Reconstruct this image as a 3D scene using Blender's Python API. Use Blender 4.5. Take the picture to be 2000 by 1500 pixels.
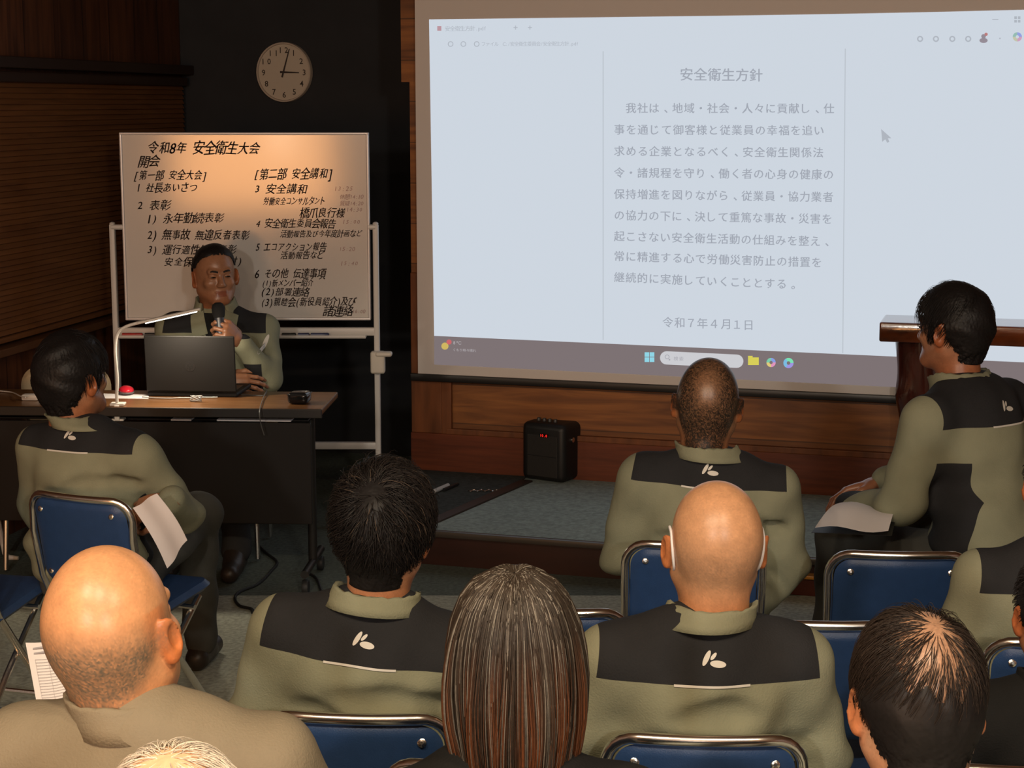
import bpy, bmesh, math, random
import numpy as np
from mathutils import Vector, Matrix, Euler
from mathutils.bvhtree import BVHTree

for o in list(bpy.data.objects):
    bpy.data.objects.remove(o)
SC = bpy.context.scene
COL = SC.collection
PI = math.pi
random.seed(7)
RNG = np.random.default_rng(7)

# ------------------------------------------------------------------ camera
FPX, CU, CV, HC, PITCH = 3400.0, 1000.0, 750.0, 1.90, math.radians(9.2)
cam_d = bpy.data.cameras.new('camera')
cam_d.sensor_width = 36.0
cam_d.lens = 36.0 * FPX / 2000.0
cam_d.clip_start = 0.05
cam = bpy.data.objects.new('camera', cam_d)
cam.location = (0, 0, HC)
cam.rotation_euler = (PI / 2 - PITCH, 0, 0)
COL.objects.link(cam)
SC.camera = cam
FWD = Vector((0, math.cos(PITCH), -math.sin(PITCH)))
UPV = Vector((0, math.sin(PITCH), math.cos(PITCH)))

def ray(u, v):
    return FWD + Vector(((u - CU) / FPX, 0, 0)) + UPV * ((CV - v) / FPX)
def W(u, v, T):                       # photo point at camera depth T
    return Vector((0, 0, HC)) + ray(u, v) * T
def WZ(u, v, z):                      # photo point at height z
    d = ray(u, v)
    return Vector((0, 0, HC)) + d * ((z - HC) / d.z)

# ------------------------------------------------------------------ world, light, exposure
SC.view_settings.view_transform = 'Standard'
SC.view_settings.look = 'None'
SC.view_settings.exposure = 0.0
SC.view_settings.gamma = 1.0
SC.view_settings.use_curve_mapping = False
try:
    SC.cycles.use_denoising = True
    SC.cycles.max_bounces = 8
    SC.cycles.sample_clamp_indirect = 4.0
except Exception:
    pass
world = bpy.data.worlds.new('world')
SC.world = world
world.use_nodes = True
world.node_tree.nodes['Background'].inputs[0].default_value = (0.02, 0.018, 0.016, 1)
world.node_tree.nodes['Background'].inputs[1].default_value = 0.3

def lamp(kind, name, loc, energy, color, size=0.2, target=None, size_y=None, spot=None):
    l = bpy.data.lights.new(name, kind)
    l.energy = energy
    l.color = color
    if kind == 'AREA':
        l.size = size
        if size_y:
            l.shape = 'RECTANGLE'
            l.size_y = size_y
        else:
            l.shape = 'DISK'
    else:
        l.shadow_soft_size = size
    if kind == 'SPOT':
        l.spot_size = spot[0]
        l.spot_blend = spot[1]
    o = bpy.data.objects.new(name, l)
    o.location = loc
    if target is not None:
        o.rotation_euler = (Vector(target) - Vector(loc)).to_track_quat('-Z', 'Y').to_euler()
    COL.objects.link(o)
    return o

WARM = (1.0, 0.80, 0.55)
lamp('POINT', 'room_lamp', (-1.5, -2.0, 2.60), 270, (1.0, 0.95, 0.86), 0.14)
lamp('POINT', 'room_lamp', (1.3, -2.2, 2.60), 270, (1.0, 0.95, 0.86), 0.14)
for lx, ly in ((-1.05, 1.25), (-0.25, 1.15), (0.75, 1.2)):
    lamp('AREA', 'downlight', (lx, ly, 2.84), 27, WARM, 0.2, (lx, ly + 0.75, 0))
lamp('AREA', 'orange_reflection_light', (-2.80, -3.2, 1.32), 92, (1.0, 0.42, 0.13), 1.7, (-2.80, 5, 1.32), 1.1)  # unseen area light added for the orange reflection on the whiteboard

lamp('POINT', 'reflection_glint_light', (-2.45, -3.0, 1.52), 7, (1.0, 0.85, 0.6), 0.07)  # unseen point light added for the small highlight in that reflection

# ------------------------------------------------------------------ materials
MATS = {}
def mat(name, color, rough=0.6, metal=0.0, spec=0.5, noise=0.0, nscale=20.0, bump=0.0, bscale=200.0, coat=0.0, stretch=None):
    if name in MATS:
        return MATS[name]
    m = bpy.data.materials.new(name)
    m.use_nodes = True
    nt = m.node_tree
    b = nt.nodes['Principled BSDF']
    b.inputs['Base Color'].default_value = (*color, 1)
    b.inputs['Roughness'].default_value = rough
    b.inputs['Metallic'].default_value = metal
    b.inputs['Specular IOR Level'].default_value = spec
    b.inputs['Coat Weight'].default_value = coat
    tc = nt.nodes.new('ShaderNodeTexCoord')
    src = tc.outputs['Object']
    if stretch:
        mp = nt.nodes.new('ShaderNodeMapping')
        mp.inputs['Scale'].default_value = stretch
        nt.links.new(src, mp.inputs[0])
        src = mp.outputs[0]
    if noise > 0:
        n = nt.nodes.new('ShaderNodeTexNoise')
        n.inputs['Scale'].default_value = nscale
        n.inputs['Detail'].default_value = 5
        nt.links.new(src, n.inputs['Vector'])
        r = nt.nodes.new('ShaderNodeValToRGB')
        r.color_ramp.elements[0].position = 0.3
        r.color_ramp.elements[1].position = 0.7
        r.color_ramp.elements[0].color = (*[c * (1 - noise) for c in color], 1)
        r.color_ramp.elements[1].color = (*[min(1, c * (1 + noise)) for c in color], 1)
        nt.links.new(n.outputs['Fac'], r.inputs[0])
        nt.links.new(r.outputs[0], b.inputs['Base Color'])
    if bump > 0:
        n2 = nt.nodes.new('ShaderNodeTexNoise')
        n2.inputs['Scale'].default_value = bscale
        nt.links.new(src, n2.inputs['Vector'])
        bp = nt.nodes.new('ShaderNodeBump')
        bp.inputs['Strength'].default_value = bump
        bp.inputs['Distance'].default_value = 0.004
        nt.links.new(n2.outputs['Fac'], bp.inputs['Height'])
        nt.links.new(bp.outputs[0], b.inputs['Normal'])
    MATS[name] = m
    return m

def emis(name, color, strength=1.0):
    if name in MATS:
        return MATS[name]
    m = bpy.data.materials.new(name)
    m.use_nodes = True
    nt = m.node_tree
    b = nt.nodes['Principled BSDF']
    b.inputs['Base Color'].default_value = (0, 0, 0, 1)
    b.inputs['Specular IOR Level'].default_value = 0
    b.inputs['Roughness'].default_value = 1
    b.inputs['Emission Color'].default_value = (*color, 1)
    b.inputs['Emission Strength'].default_value = strength
    MATS[name] = m
    return m

def attr_mat(name, rough=0.5, spec=0.5, noise=0.1, nscale=60, sss=0.0, bump=0.0):
    if name in MATS:
        return MATS[name]
    m = bpy.data.materials.new(name)
    m.use_nodes = True
    nt = m.node_tree
    b = nt.nodes['Principled BSDF']
    b.inputs['Roughness'].default_value = rough
    b.inputs['Specular IOR Level'].default_value = spec
    a = nt.nodes.new('ShaderNodeAttribute')
    a.attribute_name = 'col'
    n = nt.nodes.new('ShaderNodeTexNoise')
    n.inputs['Scale'].default_value = nscale
    n.inputs['Detail'].default_value = 4
    tc = nt.nodes.new('ShaderNodeTexCoord')
    nt.links.new(tc.outputs['Object'], n.inputs['Vector'])
    mr = nt.nodes.new('ShaderNodeMapRange')
    mr.inputs['From Min'].default_value = 0.3
    mr.inputs['From Max'].default_value = 0.7
    mr.inputs['To Min'].default_value = 1 - noise
    mr.inputs['To Max'].default_value = 1 + noise
    nt.links.new(n.outputs['Fac'], mr.inputs['Value'])
    mx = nt.nodes.new('ShaderNodeVectorMath')
    mx.operation = 'SCALE'
    nt.links.new(a.outputs['Color'], mx.inputs[0])
    nt.links.new(mr.outputs[0], mx.inputs['Scale'])
    nt.links.new(mx.outputs[0], b.inputs['Base Color'])
    if sss:
        b.inputs['Subsurface Weight'].default_value = sss
        b.inputs['Subsurface Radius'].default_value = (0.01, 0.004, 0.002)
    if bump:
        bp = nt.nodes.new('ShaderNodeBump')
        bp.inputs['Strength'].default_value = bump
        bp.inputs['Distance'].default_value = 0.002
        nt.links.new(n.outputs['Fac'], bp.inputs['Height'])
        nt.links.new(bp.outputs[0], b.inputs['Normal'])
    MATS[name] = m
    return m

def wood(name, c1, c2, rough=0.45, axis='X', board=0.14, scale=3.0, across='Z'):
    """boards running along axis, seams across"""
    if name in MATS:
        return MATS[name]
    m = bpy.data.materials.new(name)
    m.use_nodes = True
    nt = m.node_tree
    b = nt.nodes['Principled BSDF']
    b.inputs['Roughness'].default_value = rough
    tc = nt.nodes.new('ShaderNodeTexCoord')
    mp = nt.nodes.new('ShaderNodeMapping')
    s = {'X': (0.5, 6, 6), 'Y': (6, 0.5, 6), 'Z': (6, 6, 0.5)}[axis]
    mp.inputs['Scale'].default_value = s
    nt.links.new(tc.outputs['Object'], mp.inputs[0])
    n = nt.nodes.new('ShaderNodeTexNoise')
    n.inputs['Scale'].default_value = scale
    n.inputs['Detail'].default_value = 7
    n.inputs['Distortion'].default_value = 1.5
    nt.links.new(mp.outputs[0], n.inputs['Vector'])
    r = nt.nodes.new('ShaderNodeValToRGB')
    r.color_ramp.elements[0].position = 0.32
    r.color_ramp.elements[1].position = 0.68
    r.color_ramp.elements[0].color = (*c1, 1)
    r.color_ramp.elements[1].color = (*c2, 1)
    nt.links.new(n.outputs['Fac'], r.inputs[0])
    out = r.outputs[0]
    if board:
        sx = nt.nodes.new('ShaderNodeSeparateXYZ')
        nt.links.new(tc.outputs['Object'], sx.inputs[0])
        dv = nt.nodes.new('ShaderNodeMath'); dv.operation = 'DIVIDE'
        dv.inputs[1].default_value = board
        nt.links.new(sx.outputs[across], dv.inputs[0])
        fl = nt.nodes.new('ShaderNodeMath'); fl.operation = 'FLOOR'
        nt.links.new(dv.outputs[0], fl.inputs[0])
        wn = nt.nodes.new('ShaderNodeTexWhiteNoise'); wn.noise_dimensions = '1D'
        nt.links.new(fl.outputs[0], wn.inputs['W'])
        fr = nt.nodes.new('ShaderNodeMath'); fr.operation = 'FRACT'
        nt.links.new(dv.outputs[0], fr.inputs[0])
        gt = nt.nodes.new('ShaderNodeMath'); gt.operation = 'GREATER_THAN'
        gt.inputs[1].default_value = 0.03
        nt.links.new(fr.outputs[0], gt.inputs[0])
        ml = nt.nodes.new('ShaderNodeMath'); ml.operation = 'MULTIPLY_ADD'
        ml.inputs[1].default_value = 0.35
        ml.inputs[2].default_value = 0.8
        nt.links.new(wn.outputs['Value'], ml.inputs[0])
        m2 = nt.nodes.new('ShaderNodeMath'); m2.operation = 'MULTIPLY_ADD'
        m2.inputs[1].default_value = 0.6
        m2.inputs[2].default_value = 0.4
        nt.links.new(gt.outputs[0], m2.inputs[0])
        m3 = nt.nodes.new('ShaderNodeMath'); m3.operation = 'MULTIPLY'
        nt.links.new(ml.outputs[0], m3.inputs[0])
        nt.links.new(m2.outputs[0], m3.inputs[1])
        vs = nt.nodes.new('ShaderNodeVectorMath'); vs.operation = 'SCALE'
        nt.links.new(out, vs.inputs[0])
        nt.links.new(m3.outputs[0], vs.inputs['Scale'])
        out = vs.outputs[0]
    nt.links.new(out, b.inputs['Base Color'])
    MATS[name] = m
    return m

CHROME = mat('chrome', (0.90, 0.88, 0.84), 0.22, 1.0)
BLUE = mat('blue_vinyl', (0.020, 0.052, 0.142), 0.42, 0, 0.4, 0.06, 40, 0.15, 350)
RUBBER = mat('black_rubber', (0.02, 0.02, 0.02), 0.6)
WHITEMETAL = mat('white_painted_metal', (0.62, 0.58, 0.54), 0.4)
BLACKPL = mat('black_plastic', (0.012, 0.012, 0.013), 0.35)
PAPER = mat('white_paper', (0.72, 0.68, 0.68), 0.8, 0, 0.2, 0.03, 8)
INK = mat('grey_print', (0.33, 0.32, 0.34), 0.8)

# ------------------------------------------------------------------ mesh helpers
def tag(o, label=None, cat=None, group=None, kind=None):
    if label: o['label'] = label
    if cat: o['category'] = cat
    if group: o['group'] = group
    if kind: o['kind'] = kind
    return o

def thing(name, label, cat, loc=(0, 0, 0), rotz=0.0, group=None, scale=1.0):
    o = bpy.data.objects.new(name, None)
    o.empty_display_size = 0.1
    o.location = loc
    o.rotation_euler = (0, 0, rotz)
    o.scale = (scale, scale, scale)
    COL.objects.link(o)
    return tag(o, label, cat, group)

def mk(name, V, F, m, parent=None, smooth=True, col=None):
    me = bpy.data.meshes.new(name)
    V = np.asarray(V, dtype=np.float64).reshape(-1, 3)
    if isinstance(F, np.ndarray):
        nf, k = F.shape
        me.vertices.add(len(V))
        me.vertices.foreach_set('co', V.ravel())
        me.loops.add(nf * k)
        me.loops.foreach_set('vertex_index', F.ravel().astype(np.int32))
        me.polygons.add(nf)
        me.polygons.foreach_set('loop_start', np.arange(0, nf * k, k, dtype=np.int32))
        me.update(calc_edges=True)
        me.validate()
    else:
        me.from_pydata([tuple(v) for v in V], [], F)
    if smooth:
        me.polygons.foreach_set('use_smooth', np.ones(len(me.polygons), dtype=bool))
    if col is not None:
        a = me.attributes.new('col', 'FLOAT_COLOR', 'POINT')
        c = np.ones((len(V), 4)); c[:, :3] = col
        a.data.foreach_set('color', c.ravel())
    me.materials.append(m)
    me.update()
    o = bpy.data.objects.new(name, me)
    COL.objects.link(o)
    if parent is not None:
        o.parent = parent
    return o

class MB:
    def __init__(s):
        s.V = []; s.F = []; s.n = 0
    def add(s, V, F, M=None):
        V = [Vector(v) for v in V]
        if M is not None:
            V = [M @ v for v in V]
        s.V += [tuple(v) for v in V]
        s.F += [tuple(i + s.n for i in f) for f in F]
        s.n += len(V)
        return s
    def box(s, c, size, bevel=0.0, M=None, seg=2):
        bm = bmesh.new()
        bmesh.ops.create_cube(bm, size=1.0)
        bmesh.ops.scale(bm, vec=size, verts=bm.verts)
        if bevel > 0:
            bmesh.ops.bevel(bm, geom=list(bm.edges), offset=min(bevel, min(size) * 0.49), segments=seg, affect='EDGES', profile=0.5)
        bmesh.ops.translate(bm, vec=c, verts=bm.verts)
        bm.verts.index_update()
        V = [v.co.copy() for v in bm.verts]
        F = [[v.index for v in f.verts] for f in bm.faces]
        bm.free()
        return s.add(V, F, M)
    def tube(s, path, r, n=10, closed=False, M=None):
        P = [Vector(p) for p in path]
        R = r if isinstance(r, (list, tuple)) else [r] * len(P)
        m = len(P)
        V = []
        up = None
        for i in range(m):
            if closed:
                t = (P[(i + 1) % m] - P[i - 1]).normalized()
            else:
                t = (P[min(i + 1, m - 1)] - P[max(i - 1, 0)]).normalized()
            if up is None:
                up = t.orthogonal().normalized()
            up = (up - t * up.dot(t))
            if up.length < 1e-6: up = t.orthogonal()
            up.normalize()
            sd = t.cross(up)
            for k in range(n):
                a = 2 * PI * k / n
                V.append(P[i] + (up * math.cos(a) + sd * math.sin(a)) * R[i])
        F = []
        for i in range(m if closed else m - 1):
            for k in range(n):
                a, b = i * n, ((i + 1) % m) * n
                F.append((a + k, a + (k + 1) % n, b + (k + 1) % n, b + k))
        if not closed:
            F.append(tuple(range(n - 1, -1, -1)))
            F.append(tuple(range((m - 1) * n, m * n)))
        return s.add(V, F, M)
    def lathe(s, prof, n=24, M=None, sy=1.0):
        V = []; F = []
        for r, z in prof:
            for k in range(n):
                a = 2 * PI * k / n
                V.append((r * math.cos(a), r * sy * math.sin(a), z))
        for i in range(len(prof) - 1):
            for k in range(n):
                F.append((i * n + k, i * n + (k + 1) % n, (i + 1) * n + (k + 1) % n, (i + 1) * n + k))
        F.append(tuple(range(n - 1, -1, -1)))
        F.append(tuple(range((len(prof) - 1) * n, len(prof) * n)))
        return s.add(V, F, M)
    def sphere(s, c, r, n=12, M=None):
        r = r if isinstance(r, (list, tuple)) else (r, r, r)
        V = []; F = []
        for i in range(n + 1):
            th = PI * i / n
            for k in range(2 * n):
                a = PI * k / n
                V.append((c[0] + r[0] * math.sin(th) * math.cos(a), c[1] + r[1] * math.sin(th) * math.sin(a), c[2] + r[2] * math.cos(th)))
        for i in range(n):
            for k in range(2 * n):
                F.append((i * 2 * n + k, (i + 1) * 2 * n + k, (i + 1) * 2 * n + (k + 1) % (2 * n), i * 2 * n + (k + 1) % (2 * n)))
        return s.add(V, F, M)
    def prism(s, poly, z0, z1, M=None):
        n = len(poly)
        V = [(x, y, z0) for x, y in poly] + [(x, y, z1) for x, y in poly]
        F = [tuple(range(n - 1, -1, -1)), tuple(range(n, 2 * n))]
        F += [(i, (i + 1) % n, n + (i + 1) % n, n + i) for i in range(n)]
        return s.add(V, F, M)
    def pillow(s, a, b, r, t, f=None, n=24, M=None):
        """rounded rectangle cushion 2a x 2b, corner radius r, half thickness t; f maps (x, z, off) to a point"""
        idx = {}
        V = []; F = []
        def pt(i, j):
            u = -1 + 2 * i / n; v = -1 + 2 * j / n
            x, z = u * a, v * b
            cx, cz = a - r, b - r
            dx, dz = abs(x) - cx, abs(z) - cz
            if dx > 0 and dz > 0:
                l = math.hypot(dx, dz); k = max(dx, dz) / l
                x = math.copysign(cx + dx * k, x); z = math.copysign(cz + dz * k, z)
            e = max(abs(u), abs(v))
            return x, z, t * math.sqrt(max(0, 1 - e ** 10))
        for side in (1, -1):
            for i in range(n + 1):
                for j in range(n + 1):
                    bd = i in (0, n) or j in (0, n)
                    if side == -1 and bd:
                        idx[(side, i, j)] = idx[(1, i, j)]
                        continue
                    x, z, o = pt(i, j)
                    idx[(side, i, j)] = len(V)
                    V.append(f(x, z, o * side) if f else (x, o * side, z))
        for side in (1, -1):
            for i in range(n):
                for j in range(n):
                    q = [idx[(side, i, j)], idx[(side, i + 1, j)], idx[(side, i + 1, j + 1)], idx[(side, i, j + 1)]]
                    F.append(tuple(q if side == -1 else q[::-1]))
        return s.add(V, F, M)
    def build(s, name, m, parent=None, smooth=True):
        o = mk(name, np.array(s.V), s.F, m, parent, smooth)
        if smooth:
            shade_auto(o)
        return o

def shade_auto(o, ang=0.6):
    me = o.data
    bm = bmesh.new(); bm.from_mesh(me)
    bmesh.ops.recalc_face_normals(bm, faces=bm.faces)
    for e in bm.edges:
        a_ = e.calc_face_angle(0) if len(e.link_faces) == 2 else 0
        e.smooth = True
        if len(e.link_faces) == 2:
            A0, A1 = sorted(f.calc_area() for f in e.link_faces)
            e.smooth = not (a_ > ang or (a_ > 0.2 and A1 > 12 * A0 and len(e.link_faces[0].verts) == 4 and len(bm.faces) < 400))
    bm.to_mesh(me); bm.free()

def struct(o):
    o['kind'] = 'structure'
    return o

def bez(P, n=8):
    """Catmull-Rom through points"""
    P = [Vector(p) for p in P]
    Q = [P[0] * 2 - P[1]] + P + [P[-1] * 2 - P[-2]]
    out = []
    for i in range(1, len(Q) - 2):
        for k in range(n):
            t = k / n
            a, b, c, d = Q[i - 1], Q[i], Q[i + 1], Q[i + 2]
            out.append(0.5 * ((2 * b) + (c - a) * t + (2 * a - 5 * b + 4 * c - d) * t * t + (3 * b - a - 3 * c + d) * t ** 3))
    out.append(P[-1])
    return out

# glyphs ------------------------------------------------------------
GL = {}
def glyph(ch, off=0.0):
    k = (ch, off)
    if k in GL:
        return GL[k]
    cu = bpy.data.curves.new('glyph', 'FONT')
    cu.body = ch
    cu.resolution_u = 2
    cu.offset = off
    o = bpy.data.objects.new('glyph', cu)
    COL.objects.link(o)
    dg = bpy.context.evaluated_depsgraph_get()
    me = bpy.data.meshes.new_from_object(o.evaluated_get(dg))
    V = [(v.co.x, v.co.y) for v in me.vertices]
    F = [tuple(p.vertices) for p in me.polygons]
    bpy.data.objects.remove(o)
    bpy.data.curves.remove(cu)
    bpy.data.meshes.remove(me)
    GL[k] = (V, F)
    return GL[k]

def write(mb, text, fn, start, end, size, jitter=0.0, off=0.0, slant=0.0, sx=1.0, fit=False, bold=0.0):
    """letters spread from start to end (2-D centres of the line box), fn maps the 2-D plane to 3-D"""
    wd = [0.55 if ord(c) < 128 else 1.0 for c in text]
    tot = sum(wd); run = 0
    if fit:
        sx = min(sx, abs(end[0] - start[0]) / tot / size * 1.02)
    for ch, w_ in zip(text, wd):
        t = (run + w_ / 2) / tot
        run += w_
        if ch in ' 　':
            continue
        cx = start[0] + (end[0] - start[0]) * t
        cy = start[1] + (end[1] - start[1]) * t
        V, F = glyph(ch, off)
        if not V:
            continue
        w = max(v[0] for v in V) + min(v[0] for v in V)
        r = random.uniform(-1, 1) * jitter * 0.5
        sc = size * (1 + random.uniform(-1, 1) * jitter)
        jy = random.uniform(-1, 1) * jitter * size * 0.3
        ca, sa = math.cos(r), math.sin(r)
        P = []
        for x, y in V:
            x = (x - w / 2) * sc * sx; y = (y - 0.38) * sc
            x += slant * y
            P.append(fn(cx + x * ca - y * sa, cy + jy + x * sa + y * ca))
        mb.add(P, F)
        if bold:
            Q = []
            for x, y in V:
                x = (x - w / 2) * sc * sx + bold * size; y = (y - 0.38) * sc + bold * 0.5 * size
                x += slant * y
                Q.append(fn(cx + x * ca - y * sa, cy + jy + x * sa + y * ca))
            mb.add(Q, F)
    return mb

# ------------------------------------------------------------------ room shell
AW = math.radians(16.5)                                   # the wall behind the screen is turned this much
Wp = WZ(915, 921, 0.15); Wp.z = 0
EV = Vector((math.cos(AW), -math.sin(AW), 0))
NV = Vector((-math.sin(AW), -math.cos(AW), 0))            # into the room
MW = Matrix.Translation(Wp) @ Matrix.Rotation(-AW, 4, 'Z')
MWI = MW.inverted()
def wl(u, v, d=0.0):                                      # photo point on the plane d in front of that wall, in wall coordinates
    r = ray(u, v)
    P0 = Wp + NV * d
    t = (P0 - Vector((0, 0, HC))).dot(NV) / r.dot(NV)
    return MWI @ (Vector((0, 0, HC)) + r * t)

ALC = -0.95                                               # the dark part is a recess this deep
S_L = wl(355, 200, ALC).x
S_R = 4.6
CEIL = 2.9
PH = math.radians(11.5)
cornL = MW @ Vector((S_L, -ALC, 0))
cornR = MW @ Vector((S_R, 0, 0))
dirL = Vector((-math.sin(PH), -math.cos(PH), 0))
tL = (cornL.y + 3.3) / math.cos(PH)
rearL = cornL + dirL * tL
rearR = Vector((cornR.x, -3.3, 0))

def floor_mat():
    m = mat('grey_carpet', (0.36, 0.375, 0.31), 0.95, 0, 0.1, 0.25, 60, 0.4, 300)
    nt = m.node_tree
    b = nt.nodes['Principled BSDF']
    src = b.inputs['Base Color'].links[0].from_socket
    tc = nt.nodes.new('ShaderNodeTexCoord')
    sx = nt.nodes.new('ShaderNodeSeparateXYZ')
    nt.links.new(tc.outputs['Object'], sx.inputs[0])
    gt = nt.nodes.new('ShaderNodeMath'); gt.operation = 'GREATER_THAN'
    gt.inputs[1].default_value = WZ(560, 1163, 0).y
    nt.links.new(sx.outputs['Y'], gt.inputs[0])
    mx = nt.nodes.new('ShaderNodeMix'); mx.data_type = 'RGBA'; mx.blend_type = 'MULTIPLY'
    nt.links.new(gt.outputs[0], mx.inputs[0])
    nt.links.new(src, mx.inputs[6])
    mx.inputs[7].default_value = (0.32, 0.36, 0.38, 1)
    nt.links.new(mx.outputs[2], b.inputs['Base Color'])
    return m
alcR = MW @ Vector((S_R, -ALC, 0))
poly = [(cornL.x, cornL.y), (rearL.x, rearL.y), (rearR.x, rearR.y), (alcR.x, alcR.y)]
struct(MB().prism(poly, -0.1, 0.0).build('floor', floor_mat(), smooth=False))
struct(MB().prism(poly, CEIL, CEIL + 0.1).build('ceiling', wood('ceiling_boards', (0.16, 0.07, 0.03), (0.26, 0.13, 0.06), 0.6, 'Y', 0.2, across='X'), smooth=False))
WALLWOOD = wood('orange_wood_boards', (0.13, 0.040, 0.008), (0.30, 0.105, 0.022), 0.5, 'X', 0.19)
zj = wl(795, 160, 0.02).z
s1, s2 = wl(783, 80, 0.0).x, wl(803, 500, 0.0).x
mb = MB().box(((s2 + S_R) / 2, 0.05, zj / 2), (S_R - s2, 0.1, zj)).box(((s1 + S_R) / 2, 0.05, (zj + CEIL) / 2), (S_R - s1, 0.1, CEIL - zj))
o = struct(mb.build('wall_back', WALLWOOD, smooth=False)); o.matrix_world = MW
# recess with a dark board behind the clock and the whiteboard
DARK = mat('dark_navy_board', (0.022, 0.022, 0.024), 0.75, 0, 0.25, 0.1, 6)
mb = MB().box(((S_L + s2 + 0.3) / 2, -ALC + 0.05, CEIL / 2), (s2 + 0.3 - S_L, 0.1, CEIL))
o = struct(mb.build('wall_recess', DARK, smooth=False)); o.matrix_world = MW
o = struct(MB().box((s2 + 0.1, (-ALC + 0.1) / 2, CEIL / 2), (0.08, -ALC - 0.1, CEIL)).build('wall_return', DARK, smooth=False)); o.matrix_world = MW
# skirting and battens of the wooden wall
SKIRT = mat('red_brown_skirting', (0.13, 0.030, 0.010), 0.45, 0, 0.4, 0.3, 6, stretch=(0.6, 4, 8))
zsk = wl(945, 852, 0.02).z
o = struct(MB().box(((s2 + S_R) / 2, -0.012, zsk / 2), (S_R - s2, 0.024, zsk)).build('baseboard_back', SKIRT, smooth=False)); o.matrix_world = MW
sb = wl(872, 800, 0.02).x
mb = MB()
mb.box(((s2 + sb - 0.026) / 2, -0.008, (zsk + 1.1) / 2), (sb - 0.026 - s2, 0.016, 1.1 - zsk), 0.003)
mb.box((sb, -0.012, (zsk + 1.1) / 2), (0.05, 0.024, 1.1 - zsk), 0.004)
mb.box(((sb + S_R) / 2, -0.012, zsk + 0.014), (S_R - sb, 0.03, 0.028), 0.004)
o = struct(mb.build('trim_1', mat('reddish_batten', (0.17, 0.052, 0.014), 0.5, 0, 0.4, 0.3, 8, stretch=(3, 3, 0.5)), smooth=False)); o.matrix_world = MW

def wall_between(name, A, B, m, th=0.1):
    d = (B - A); L = d.length
    a = math.atan2(d.y, d.x)
    ob = MB().box((L / 2, 0, CEIL / 2), (L, th, CEIL)).build(name, m, smooth=False)
    ob.location = A; ob.rotation_euler = (0, 0, a)
    return struct(ob)
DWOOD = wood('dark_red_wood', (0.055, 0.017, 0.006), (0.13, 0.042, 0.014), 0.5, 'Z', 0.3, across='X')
nL = Vector((-dirL.y, dirL.x, 0))                      # into the room is +x side
if nL.x < 0: nL = -nL
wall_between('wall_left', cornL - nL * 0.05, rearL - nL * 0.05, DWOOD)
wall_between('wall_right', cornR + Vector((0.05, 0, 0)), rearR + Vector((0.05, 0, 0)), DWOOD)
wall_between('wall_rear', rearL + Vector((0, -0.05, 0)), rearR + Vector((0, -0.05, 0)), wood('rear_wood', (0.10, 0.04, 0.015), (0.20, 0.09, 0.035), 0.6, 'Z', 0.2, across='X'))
# window with a wooden slatted blind on the left wall
ML = Matrix.Translation(cornL) @ Matrix.Rotation(math.atan2(dirL.y, dirL.x), 4, 'Z')   # local x along the wall to the camera, local +y = into the room
zb0, zb1 = 0.87, 2.02
t0, t1 = 0.06, 2.9
blind = thing('slatted_blind', 'wide brown wooden slatted blind covering the window on the left wall', 'blind')
blind.matrix_world = ML @ Matrix.Translation((0, 0, 0))
BL = wood('blind_slat_wood', (0.13, 0.046, 0.012), (0.20, 0.076, 0.021), 0.55, 'X', 0)
sgn = 1.0 if (ML.to_3x3() @ Vector((0, 1, 0))).dot(nL) > 0 else -1.0
mb = MB()
nsl = 44
for i in range(nsl):
    z = zb0 + 0.03 + (zb1 - zb0 - 0.06) * (i + 0.5) / nsl
    M = Matrix.Translation(((t0 + t1) / 2, sgn * 0.035, z)) @ Matrix.Rotation(math.radians(62) * -sgn, 4, 'X')
    mb.box((0, 0, 0), (t1 - t0 - 0.02, 0.03, 0.003), 0, M)
mb.build('slats', BL, blind, smooth=False)
MB().box(((t0 + t1) / 2, sgn * 0.035, zb1 - 0.012), (t1 - t0, 0.055, 0.045), 0.005).build('headrail', mat('dark_brown_rail', (0.03, 0.013, 0.007), 0.5), blind)
MB().box(((t0 + t1) / 2, sgn * 0.035, zb0 + 0.012), (t1 - t0, 0.04, 0.024), 0.005).build('bottom_rail', BL, blind)
mb = MB()
mb.box(((t0 + t1) / 2, sgn * 0.05, zb0 - 0.03), (t1 - t0 + 0.1, 0.1, 0.035), 0.004)
o = struct(mb.build('trim_2', mat('sill_wood', (0.11, 0.045, 0.018), 0.4, 0, 0.5, 0.2, 5), smooth=False)); o.matrix_world = ML
mb = MB().box(((t0 + t1) / 2, sgn * 0.04, zb1 + 0.05), (t1 - t0 + 0.1, 0.08, 0.05), 0.004)
o = struct(mb.build('trim_3', mat('lintel_wood', (0.028, 0.013, 0.008), 0.5), smooth=False)); o.matrix_world = ML
o = struct(MB().box(((t0 + t1) / 2, sgn * 0.004, (zb0 + zb1) / 2), (t1 - t0, 0.012, zb1 - zb0)).build('window_1', mat('night_glass', (0.01, 0.01, 0.012), 0.1), smooth=False)); o.matrix_world = ML

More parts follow.
